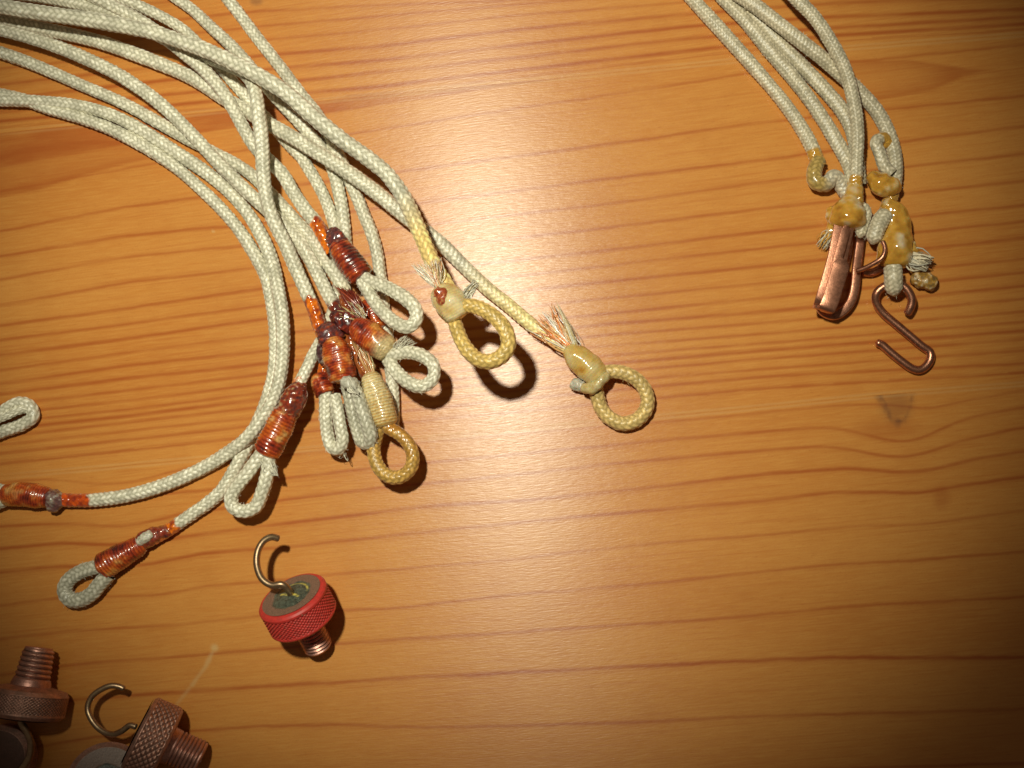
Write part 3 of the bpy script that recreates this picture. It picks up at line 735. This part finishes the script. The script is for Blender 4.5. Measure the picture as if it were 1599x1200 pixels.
# M -> D: top cord
m1 = cord('thick white cord on top of the bundle, ending in a raised yellow loop, red spot',
    [(-60, 0, 66), (0, 10, 66), (60, 20, 66), (125, 29, 68), (185, 39, 70), (240, 51, 72), (285, 66, 76), (320, 78, 82), (370, 101, 92), (415, 125, 96), (445, 144, 92), (495, 187, 84), (540, 223, 80), (570, 244, 78), (600, 268, 78), (622, 295, 80), (640, 328, 86), (655, 362, 94), (667, 390, 102), (680, 420, 110), (697, 445, 118), (706, 462, 120)],
    12.3, GL, pitch=11.5, n=8, stain=stain_end(0, seed=37, yellow=190), fuzz=14, amp=1.7)
b = Bag()
tuft(b, (684, 447), (641, 414), (690, 403), 130, 4, cols=(CREAM * 1.3, THR * 1.3, CREAM * 1.2, np.array([.9, .5, .28])), z0=134, z1=132, curl=.7, rad=.5, wet=.6)
tuft(b, (690, 450), (655, 420), (646, 428), 20, 5, cols=(CREAM,), z0=130, z1=128, curl=1.3, rad=.5, wet=.6)
b.build('frayed_tail', M_FIB, m1)
def dcol(fr, th, n1, n2, rg):
    c = pal([(0, np.array([.62, .40, .12])), (.5, np.array([.74, .60, .30])), (1, np.array([.82, .72, .46]))], .5 + .6 * n1)
    return c * (.85 + .2 * rg)[:, None]
b = Bag(); lumpy(b, [(684, 450, 124), (696, 464, 128), (707, 480, 130), (718, 500, 128)], [(0, 15), (.3, 23), (.6, 24), (1, 18)], dcol, ring=1.0, pitch=4.6, lump=1.8, lsize=15, seed=111, wet=1.)
b.build('whipping', M_GLUE, m1)
b = Bag(); lumpy(b, [(680, 457, 140), (689, 460, 142), (694, 468, 142), (702, 476, 141)], [(0, 9), (.5, 13), (1, 10)], lambda fr, th, n1, n2, rg: pal([(0, np.array([.28, .04, .02])), (.6, np.array([.42, .09, .03])), (1, np.array([.60, .36, .14]))], .45 + .7 * n2), lump=2.2, lsize=6, seed=114, wet=.9)
b.build('red_varnish_spot', M_VARN, m1)
b = Bag(); tuft(b, (728, 462), (742, 438), (749, 446), 60, 10, cols=(CREAM, GREY * 1.1, THR), z0=124, z1=120, curl=.8, rad=.7)
b.build('cut_end', M_FIB, m1)
loop(m1, [(704, 490, 130), (714, 484, 134), (732, 478, 138), (752, 483, 142), (773, 496, 146), (789, 515, 148), (794, 538, 148), (784, 556, 146), (765, 565, 144), (745, 561, 140), (729, 546, 136), (718, 526, 132), (711, 506, 128), (706, 490, 126)], 10.9, col=np.array([.84, .58, .18]), fz=60, pitch=10)

# ------------------------------------------------------------------ right-hand bundle
GR = 'braided cords of the right bundle'
kwr = dict(n=10, pitch=6.2, amp=1.3)
WR = np.array([.72, .645, .48])
def glue(fr, th, n1, n2, rg):
    c = pal([(0, np.array([.36, .15, .02])), (.5, GLUE), (1, np.array([.66, .44, .13]))], .5 + .35 * n1 + .25 * n2)
    k = np.clip((n1 * 1.1 + n2 * .25 - .35) * 2, 0, 1)[:, None] * .7
    return c * (1 - k) + WR * .9 * k
ra = cord('leftmost pale cord of the right bundle, ending in a yellow glued knot',
    [(1045, -45, 11), (1082, 0, 11), (1115, 36, 11), (1152, 77, 11), (1190, 120, 11), (1225, 162, 11), (1250, 198, 11), (1266, 226, 12), (1275, 248, 14), (1280, 262, 16)], 10.6, GR, col=WR, stain=stain_end(30, c1=GLUE, c2=AMB, seed=50), **kwr)
bb = Bag(); C, s = spline([(1279, 250, 16), (1272, 266, 20), (1274, 284, 22), (1290, 288, 20), (1302, 276, 18), (1310, 284, 14), (1318, 296, 12), (1326, 306, 12)], 1.2)
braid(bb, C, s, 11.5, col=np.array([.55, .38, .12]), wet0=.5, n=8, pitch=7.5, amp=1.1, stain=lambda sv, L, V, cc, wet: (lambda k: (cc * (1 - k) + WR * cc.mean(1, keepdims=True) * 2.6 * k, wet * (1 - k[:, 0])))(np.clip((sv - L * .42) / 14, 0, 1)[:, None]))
bb.build('knot', M_CORD, ra)
rb = cord('pale cord second from the left in the right bundle, beside the leftmost one',
    [(1095, -42, 12), (1132, 0, 12), (1165, 34, 12), (1200, 78, 12), (1240, 124, 12), (1275, 171, 12), (1303, 216, 13), (1325, 256, 16), (1333, 285, 20), (1334, 310, 22)], 10.8, GR, col=WR, stain=stain_end(26, c1=GLUE, c2=AMB, seed=51), **kwr)
rc = cord('middle pale cord of the right bundle, coming out from under its neighbour near the top',
    [(1135, -35, 11), (1165, 8, 11), (1195, 42, 11), (1225, 75, 11), (1257, 108, 11), (1290, 143, 11), (1317, 176, 11), (1330, 202, 11), (1338, 240, 11), (1342, 290, 12)], 10.8, GR, col=WR, fuzz=24, **kwr)
rd_ = cord('pale cord bowing out farthest right in the right bundle, with frayed glued knots',
    [(1125, -25, 30), (1175, 6, 32), (1215, 37, 34), (1252, 66, 34), (1285, 92, 30), (1312, 116, 22), (1340, 142, 12), (1366, 170, 11), (1386, 205, 11), (1397, 243, 12), (1398, 275, 13), (1392, 305, 14), (1384, 330, 16)], 11.2, GR, col=WR, stain=stain_end(34, c1=GLUE, c2=AMB, seed=53), **kwr)
re_ = cord('pale cord crossing on top of the right bundle straight into shiny amber glue',
    [(1205, -45, 52), (1245, 0, 52), (1272, 28, 52), (1297, 65, 50), (1317, 103, 46), (1329, 140, 42), (1336, 178, 38), (1339, 215, 34), (1337, 250, 30), (1336, 280, 28), (1335, 305, 28)], 10.2, GR, col=WR, stain=stain_end(30, c1=GLUE, c2=AMB, seed=54), **kwr)
b = Bag()
lumpy(b, [(1336, 285, 26), (1333, 305, 26), (1326, 328, 26), (1322, 358, 28)], [(0, 10), (.3, 14), (.6, 26), (.85, 28), (1, 22)], glue, lump=2.2, lsize=15, seed=120)
lumpy(b, [(1300, 322, 14), (1303, 345, 14), (1300, 368, 12)], [(0, 10), (.5, 12), (1, 8)], glue, lump=2, lsize=9, seed=121)
b.build('amber_glue', M_GLUE, re_)
b = Bag(); tuft(b, (1302, 358), (1274, 382), (1290, 392), 60, 8, cols=(WR, GREY, GLUE), z0=12, z1=8, curl=1.2, rad=.8)
b.build('frayed_end', M_FIB, re_)
bb = Bag(); C, s = spline([(1342, 318, 26), (1352, 332, 26), (1348, 352, 24), (1342, 372, 20)], 1.2)
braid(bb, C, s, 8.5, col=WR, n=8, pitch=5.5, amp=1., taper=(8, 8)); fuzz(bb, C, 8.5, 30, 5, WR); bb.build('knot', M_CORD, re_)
# upper knot of the bowed cord
bb = Bag(); C, s = spline([(1392, 272, 22), (1380, 258, 24), (1374, 240, 25), (1368, 222, 24), (1380, 216, 18), (1388, 226, 12)], 1.2)
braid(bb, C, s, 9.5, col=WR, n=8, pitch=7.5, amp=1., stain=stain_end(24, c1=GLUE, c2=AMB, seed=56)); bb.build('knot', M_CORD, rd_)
b = Bag()
lumpy(b, [(1356, 272, 26), (1370, 284, 28), (1388, 292, 26), (1402, 286, 22)], [(0, 9), (.4, 17), (.8, 15), (1, 9)], glue, lump=2.8, lsize=13, seed=130)
lumpy(b, [(1376, 318, 20), (1394, 330, 22), (1402, 352, 22), (1398, 385, 22), (1394, 420, 22)], [(0, 14), (.2, 18), (.4, 19), (.75, 27), (1, 22)], glue, lump=2.5, lsize=15, seed=131)
lumpy(b, [(1412, 378, 18), (1425, 400, 16), (1430, 428, 12)], [(0, 10), (.5, 13), (1, 6)], glue, lump=2.5, lsize=9, seed=132)
b.build('amber_glue', M_GLUE, rd_)
def wcol(fr, th, n1, n2, rg): return pal([(0, WR * .7), (1, WR * 1.15)], .5 + .6 * n2)
bb = Bag(); C, s = spline([(1388, 330, 30), (1376, 344, 33), (1368, 362, 33), (1362, 382, 28)], 1.2)
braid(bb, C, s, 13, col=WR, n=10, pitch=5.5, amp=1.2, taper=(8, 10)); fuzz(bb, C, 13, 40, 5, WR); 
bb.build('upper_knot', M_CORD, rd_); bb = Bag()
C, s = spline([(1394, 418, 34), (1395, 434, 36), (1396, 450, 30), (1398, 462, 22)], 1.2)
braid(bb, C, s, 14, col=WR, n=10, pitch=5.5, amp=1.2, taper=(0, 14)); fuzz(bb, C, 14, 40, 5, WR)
bb.build('lower_knot', M_CORD, rd_)
b = Bag(); tuft(b, (1416, 402), (1458, 402), (1444, 424), 110, 10, cols=(WR * 1.15, WR, GREY), z0=26, z1=26, curl=1.6, rad=1.0, wet=.1)
b.build('frayed_end', M_FIB, rd_)
b = Bag(); lumpy(b, [(1422, 432, 12), (1440, 438, 13), (1462, 444, 12)], [(0, 10), (.5, 13), (1, 11)], lambda fr, th, n1, n2, rg: pal([(0, np.array([.22, .13, .05])), (.5, GLUE * .8), (1, WR)], .4 + .7 * n2), lump=2.5, lsize=8, seed=133, wet=.3)
b.build('stub_end', M_VARN, rd_)

# ------------------------------------------------------------------ copper hooks
def strip(pts, wdt, thk, name, material, parent, facing=(0, 0, 1)):
    """flat strip swept along a path with rounded-rectangle section; width lies across, along the 'facing'-independent side"""
    C, s = spline(pts, 1.5)
    T, N, B = frames(C, facing)
    sec = []
    hw, ht, c = wdt / 2, thk / 2, min(wdt, thk) * .28
    for sx, sy in ((1, 1), (-1, 1), (-1, -1), (1, -1)):
        for a in range(4):
            t = math.pi / 2 * a / 3
            ca, sa = (math.cos(t), math.sin(t)) if sx * sy > 0 else (math.sin(t), math.cos(t))
            sec.append((sx * (hw - c + c * ca), sy * (ht - c + c * sa)))
    sec = np.array(sec)
    fr = s / s[-1]
    return C, T, N, B, sec, s

def build_strip(pts, wdt, thk, name, material, parent, side, cham=8):
    C, s = spline(pts, 1.5)
    T = np.gradient(C, axis=0); T /= np.linalg.norm(T, axis=1)[:, None]
    W = np.array(side, float)[None] - T * (T @ np.array(side, float))[:, None]; W /= np.linalg.norm(W, axis=1)[:, None]
    U = np.cross(T, W)
    _, _, _, _, sec, _ = strip(pts, wdt, thk, name, material, parent)
    L = s[-1]; ns = len(sec)
    k = np.clip(np.minimum(s, L - s) / cham, 0, 1); k = .45 + .55 * k
    V = C[:, None] + S * (sec[None, :, :1] * k[:, None, None] * W[:, None] + sec[None, :, 1:] * U[:, None])
    n = len(C); V = V.reshape(-1, 3)
    idx = np.arange(n * ns).reshape(n, ns); a = idx[:-1]; b_ = idx[1:]
    F = [tuple(f) for f in np.stack([a, np.roll(a, -1, 1), np.roll(b_, -1, 1), b_], -1).reshape(-1, 4).tolist()]
    F.append(tuple(idx[0][::-1].tolist())); F.append(tuple(idx[-1].tolist()))
    V[:, 2] = np.maximum(V[:, 2], .3 * S)
    o = mesh_obj(name, V, F, material, parent)
    mod = o.modifiers.new('edges', 'EDGE_SPLIT'); mod.split_angle = math.radians(50)
    return o

def wire(pts, r, name, material, parent, nth=16, cap=True, flat=None):
    C, s = spline(pts, 1.3)
    rad = np.full((len(s), nth), float(r))
    e = np.clip(np.minimum(s, s[-1] - s) / (r * .55), 0, 1)
    rad *= np.sqrt(1 - (1 - e) ** 2 * .98)[:, None]
    V, F = sweep(C, rad, nth)
    V[:, 2] = np.maximum(V[:, 2], .3 * S)
    return mesh_obj(name, V, F, material, parent)

# flat folded hook: strip going down, around and back up on top
clip1 = thing('copper_hook', P(1300, 420), 'wide flat copper strip hook folded over on itself, hanging from the amber glue', 'hook', 'copper hooks')
ax = np.array(P(1289, 480, 0)) - np.array(P(1326, 355, 0)); ax /= np.linalg.norm(ax)
sd = np.cross(ax, [0, 0, 1.])
build_strip([(1319, 345, 30), (1314, 372, 31), (1308, 402, 31), (1299, 435, 31), (1291, 462, 31), (1287, 475, 33), (1285, 483, 40), (1288, 483, 47)], 30, 5, 'back_strip', M_COP, clip1, sd, 0.1)
build_strip([(1288, 486, 42), (1290, 484, 49), (1295, 474, 52), (1304, 446, 52), (1311, 422, 51), (1316, 405, 51)], 25, 5, 'folded_plate', M_COP, clip1, sd, 9)
build_strip([(1322, 352, 37), (1317, 372, 38), (1310, 398, 38), (1303, 422, 38), (1297, 442, 38)], 14, 4, 'inner_fold', M_COP, clip1, sd)
clip2 = thing('copper_hook', P(1335, 440), 'dark flat copper strip hook lying underneath the wide folded one', 'hook', 'copper hooks')
build_strip([(1344, 372, 10), (1340, 400, 11), (1337, 425, 13), (1335, 448, 14), (1329, 470, 14), (1318, 485, 14), (1303, 493, 14), (1287, 488, 13), (1279, 478, 12)], 9, 14, 'folded_strip', M_COP, clip2, (0, 0, 1))
ring = thing('copper_hook', P(1360, 405), 'thin curved copper wire hook going from the flat hook up into the glue knot', 'hook', 'copper hooks')
wire([(1378, 376, 44), (1382, 388, 46), (1378, 402, 46), (1364, 412, 40), (1348, 420, 32), (1336, 424, 26)], 3.6, 'wire', M_COP, ring)
wire([(1388, 400, 14), (1376, 418, 10), (1360, 426, 9), (1345, 424, 10)], 6.5, 'lower_wire', M_COP, ring)
shk = thing('copper_hook', P(1420, 520), 'S shaped copper wire hook lying open at the bottom of the right bundle', 'hook', 'copper hooks')
C, s = spline([(1415, 492, 14), (1420, 484, 18), (1424, 470, 22), (1419, 456, 24), (1410, 447, 24), (1394, 444, 22), (1380, 448, 20), (1369, 458, 17), (1368, 472, 12), (1378, 488, 9), (1396, 504, 8), (1420, 524, 8), (1440, 541, 8), (1452, 550, 8), (1453, 560, 8), (1446, 572, 8), (1436, 578, 8), (1425, 576, 8), (1410, 566, 8), (1390, 550, 8), (1376, 538, 8), (1367, 535, 8)], 1.3)
rad = np.full((len(s), 18), 6.3); e = np.clip(np.minimum(s, s[-1] - s) / 4, 0, 1); rad *= np.sqrt(1 - (1 - e) ** 2 * .98)[:, None]
th = np.linspace(0, 2 * np.pi, 18, endpoint=False)
V, F = sweep(C, rad, 18); V[:, 2] = np.maximum(V[:, 2], .3 * S)
mesh_obj('wire', V, F, M_COP, shk)

# ------------------------------------------------------------------ knurled connectors
def lathe(profile, origin, axis, nth, name, material, parent, knurl=None, thread=None):
    """profile [(distance along axis, radius)] in traced units; knurl (a0, a1, depth, n); thread (a0, a1, pitch, depth)"""
    axis = np.array(axis, float); axis /= np.linalg.norm(axis)
    x = np.cross(axis, [0, 0, 1.]); x /= np.linalg.norm(x); y = np.cross(axis, x)
    a = []; r = []
    for (a0, r0), (a1, r1) in zip(profile[:-1], profile[1:]):
        n = max(1, int(math.hypot(a1 - a0, r1 - r0) / .6))
        for k in range(n):
            a.append(a0 + (a1 - a0) * k / n); r.append(r0 + (r1 - r0) * k / n)
    a.append(profile[-1][0]); r.append(profile[-1][1])
    a = np.array(a); r = np.array(r)
    th = np.linspace(0, 2 * np.pi, nth, endpoint=False)
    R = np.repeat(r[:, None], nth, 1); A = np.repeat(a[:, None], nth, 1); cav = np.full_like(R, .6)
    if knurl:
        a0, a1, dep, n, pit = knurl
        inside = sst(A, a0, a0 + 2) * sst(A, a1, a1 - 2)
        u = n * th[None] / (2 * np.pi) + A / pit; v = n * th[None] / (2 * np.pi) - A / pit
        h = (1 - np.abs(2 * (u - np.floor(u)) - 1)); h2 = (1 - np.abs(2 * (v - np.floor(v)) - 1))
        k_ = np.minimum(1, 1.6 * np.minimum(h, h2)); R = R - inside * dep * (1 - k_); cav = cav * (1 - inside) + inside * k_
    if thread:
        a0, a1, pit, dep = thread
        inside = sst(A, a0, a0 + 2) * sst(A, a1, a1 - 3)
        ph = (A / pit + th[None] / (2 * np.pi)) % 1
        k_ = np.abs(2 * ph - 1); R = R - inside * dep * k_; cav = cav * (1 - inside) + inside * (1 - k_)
    o = np.array(origin)
    V = o + S * (A[..., None] * axis + R[..., None] * (np.cos(th)[None, :, None] * x + np.sin(th)[None, :, None] * y))
    n = len(a); idx = np.arange(n * nth).reshape(n, nth)
    p = idx[:-1]; q = idx[1:]
    F = np.stack([p, q, np.roll(q, -1, 1), np.roll(p, -1, 1)], -1).reshape(-1, 4)
    ob = mesh_obj(name, V.reshape(-1, 3), F, material, parent, None, {'ridge': cav.ravel()})
    mod = ob.modifiers.new('edges', 'EDGE_SPLIT'); mod.split_angle = math.radians(55)
    return ob

def make_red():
    m, nt, bs = mat('red_paint')
    pos = nd(nt, 'ShaderNodeNewGeometry').outputs['Position']
    n = noise(nt, pos, 10, 4, .6); n2 = noise(nt, pos, 50, 2, .6)
    c = mixc(nt, mrange(nt, n, .35, .7), (.62, .040, .032), (.46, .036, .028))
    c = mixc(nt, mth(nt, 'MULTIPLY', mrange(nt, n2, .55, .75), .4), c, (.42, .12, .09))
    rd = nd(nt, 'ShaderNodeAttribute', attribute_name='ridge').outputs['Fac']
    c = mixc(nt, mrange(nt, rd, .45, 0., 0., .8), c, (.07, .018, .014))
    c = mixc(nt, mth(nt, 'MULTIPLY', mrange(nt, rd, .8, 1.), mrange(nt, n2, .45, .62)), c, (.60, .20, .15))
    c = mixc(nt, mrange(nt, n, .66, .72), c, (.34, .17, .11))
    nt.links.new(c, bs.inputs['Base Color']); bs.inputs['Roughness'].default_value = .5
    return m
def make_face(name, ring_col, inner, yellow, R):
    """end face: dull metal ring, dark green filled centre with yellow marks (object coordinates on the disc)"""
    m, nt, bs = mat(name)
    a = nd(nt, 'ShaderNodeAttribute', attribute_name='Col')
    sep = nd(nt, 'ShaderNodeSeparateColor'); nt.links.new(a.outputs['Color'], sep.inputs[0])
    pos = nd(nt, 'ShaderNodeNewGeometry').outputs['Position']
    n = noise(nt, pos, 14, 4, .65); n2 = noise(nt, pos, 40, 3, .6)
    ringc = mixc(nt, mrange(nt, n2, .35, .65), ring_col, tuple(v * .7 for v in ring_col))
    inn = mixc(nt, mrange(nt, n, .4, .62), inner, tuple(v * .45 for v in inner))
    inn = mixc(nt, mth(nt, 'MULTIPLY', mrange(nt, n2, .55, .75), .5), inn, (.30, .33, .25))
    c = mixc(nt, sep.outputs[0], ringc, inn)
    c = mixc(nt, sep.outputs[1], c, yellow)
    nt.links.new(c, bs.inputs['Base Color']); bs.inputs['Roughness'].default_value = .4
    nt.links.new(bump(nt, n2, .4, .012).outputs[0], bs.inputs['Normal'])
    return m

def face_disc(origin, axis, R, inner, name, material, parent, marks=True):
    axis = np.array(axis, float); axis /= np.linalg.norm(axis)
    x = np.cross(axis, [0, 0, 1.]); x /= np.linalg.norm(x); y = np.cross(x, axis)
    nr, nth = 40, 72
    r = np.linspace(0.02, R, nr)[:, None] * np.ones(nth); th = np.linspace(0, 2 * np.pi, nth, endpoint=False)[None] * np.ones((nr, 1))
    X = r * np.cos(th); Y = r * np.sin(th)
    dome = 2.2 * np.clip(1 - (r / inner) ** 2, 0, 1) + .8 * sst(r, inner - 2, inner + 1)
    V = np.array(origin) + S * (X[..., None] * x + Y[..., None] * y + dome[..., None] * axis)
    ins = sst(r + 2.2 * vnoise(np.stack([X.ravel() / 7, Y.ravel() / 7, X.ravel() * 0], 1), 5).reshape(r.shape), inner + 1.5, inner - 1.5)
    yl = np.zeros_like(r)
    if marks:
        yl = np.maximum(yl, sst(np.abs(r - inner * .86), 2.2, .4) * sst(-Y, -6, 6) * sst(X, -22, 0))
        yl = np.maximum(yl, sst(polyd(X, Y, [(-16, -8), (-6, -2), (4, 2), (12, 10)]), 3.2, .8))
        yl *= .35 + .65 * (vnoise(np.stack([X.ravel() / 4, Y.ravel() / 4, X.ravel() * 0], 1), 2).reshape(r.shape) > -.25)
    cols = np.stack([ins, yl, yl * 0, yl * 0 + 1], -1).reshape(-1, 4)
    idx = np.arange(nr * nth).reshape(nr, nth); p = idx[:-1]; q = idx[1:]
    F = np.stack([p, q, np.roll(q, -1, 1), np.roll(p, -1, 1)], -1).reshape(-1, 4)
    return mesh_obj(name, V.reshape(-1, 3), F, material, parent, cols)

M_RED = make_red()
M_FACE = make_face('dull_face', (.24, .14, .10), (.085, .11, .085), (.62, .54, .12), 50)
M_VERD = make_face('greened_face', (.24, .15, .11), (.07, .085, .07), (.3, .3, .2), 50)

def adir(pt, ix, iy, toward):
    """direction whose picture points along (ix right, iy down), leaning 'toward' the viewer (cosine)"""
    v = np.array((CAM - Vector(pt)).normalized()); r = np.array(Rm.col[0]); r -= v * (r @ v); r /= np.linalg.norm(r); u = np.cross(v, r)
    h = math.hypot(ix, iy); k = math.sqrt(1 - toward ** 2)
    return toward * v + k * (ix / h * r - iy / h * u)

# red one
red = thing('knurled_connector', P(480, 960), 'red knurled connector with a green and yellow face, brass hook and copper threaded stud', 'connector')
fc = P(455, 930, 74)
down = adir(fc, .50, .87, -.50)       # from face to stud
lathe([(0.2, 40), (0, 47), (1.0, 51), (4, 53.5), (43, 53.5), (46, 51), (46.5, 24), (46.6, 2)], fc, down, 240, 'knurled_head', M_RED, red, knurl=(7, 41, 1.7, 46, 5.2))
face_disc(np.array(fc) - down * S * .2, -down, 46, 30, 'face', M_FACE, red)
lathe([(46, 27), (56, 25), (58, 22.5), (100, 22.5), (104, 19), (104.2, 1)], fc, down, 96, 'threaded_stud', M_PINK, red, thread=(58, 102, 6.0, 3.0))
wire([(455, 931, 72), (451, 922, 82), (441, 913, 88), (424, 914, 88), (409, 904, 86), (401, 882, 80), (403, 860, 74), (412, 845, 68), (424, 839, 62), (437, 842, 56)], 5.2, 'hook', M_BRS, red)

# left edge, lying on its side, stud pointing up the picture
la = thing('knurled_connector', P(40, 1080), 'brown knurled connector cut by the left edge, threaded stud pointing up', 'connector')
fa = P(36, 1122, 50); up_ = adir(fa, .10, -1, .10)
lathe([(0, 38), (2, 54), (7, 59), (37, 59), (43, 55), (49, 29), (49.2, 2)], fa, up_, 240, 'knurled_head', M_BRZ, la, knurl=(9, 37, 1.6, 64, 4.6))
lathe([(47, 30), (53, 29), (59, 27), (100, 24), (106, 20), (106.3, 1)], fa, up_, 96, 'threaded_stud', M_PINK, la, thread=(58, 106, 7.5, 2.2))
face_disc(np.array(fa) - up_ * S * .2, -up_, 40, 28, 'face', M_VERD, la, False)
wire([(35, 1120, 50), (33, 1128, 52), (40, 1140, 50), (48, 1158, 46), (46, 1180, 44), (36, 1198, 44), (20, 1215, 44)], 5.2, 'hook', M_BRS, la)

# tilted one with the hook
tb = thing('knurled_connector', P(245, 1140), 'copper coloured knurled connector near the bottom edge with an open wire hook on its left', 'connector')
fb = P(215, 1143, 50); rt_ = adir(fb, .93, .38, .02)
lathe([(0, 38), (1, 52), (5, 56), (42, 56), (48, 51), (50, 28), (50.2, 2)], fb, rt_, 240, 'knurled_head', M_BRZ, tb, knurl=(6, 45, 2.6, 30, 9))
lathe([(49, 28), (56, 27), (98, 27), (104, 23), (104.3, 1)], fb, rt_, 96, 'threaded_stud', M_PINK, tb, thread=(58, 106, 6.0, 2.2))
face_disc(np.array(fb) - rt_ * S * .3, -rt_, 51, 40, 'face', M_VERD, tb, False)
wire([(214, 1136, 50), (203, 1133, 50), (190, 1142, 50), (175, 1147, 48), (157, 1140, 46), (143, 1124, 44), (137, 1106, 42), (143, 1089, 40), (158, 1077, 38), (174, 1071, 36), (188, 1073, 34), (195, 1077, 33)], 4.6, 'hook', M_BRS, tb)

# disc at the corner and a dark one at the bottom
lc = thing('knurled_connector', P(0, 1190), 'dark brown connector face seen from above in the bottom left corner', 'connector')
dn = np.array([-.15, -.12, -1.0]); fd = P(-6, 1186, 46)
lathe([(0, 20), (1, 42), (6, 50), (34, 50), (38, 46), (38.2, 2)], fd, dn, 200, 'knurled_head', M_BRZ, lc, knurl=(7, 33, 1.5, 50, 4.6))
face_disc(np.array(fd) + np.array([0, 0, .2]) * S, -dn, 42, 44, 'face', M_BRZ, lc, False)
bd = thing('knurled_connector', P(150, 1205), 'dark green brown connector cut by the bottom edge left of the copper coloured one', 'connector')
fe = P(165, 1222, 62)
lathe([(0, 30), (1, 50), (6, 58), (44, 58), (50, 50), (50.2, 2)], fe, (-.35, -.25, -.9), 200, 'knurled_head', M_BRZ, bd, knurl=(7, 42, 1.5, 56, 4.6))
face_disc(np.array(fe) + np.array([0, 0, .2]) * S, (.35, .25, .9), 50, 26, 'face', M_VERD, bd, False)
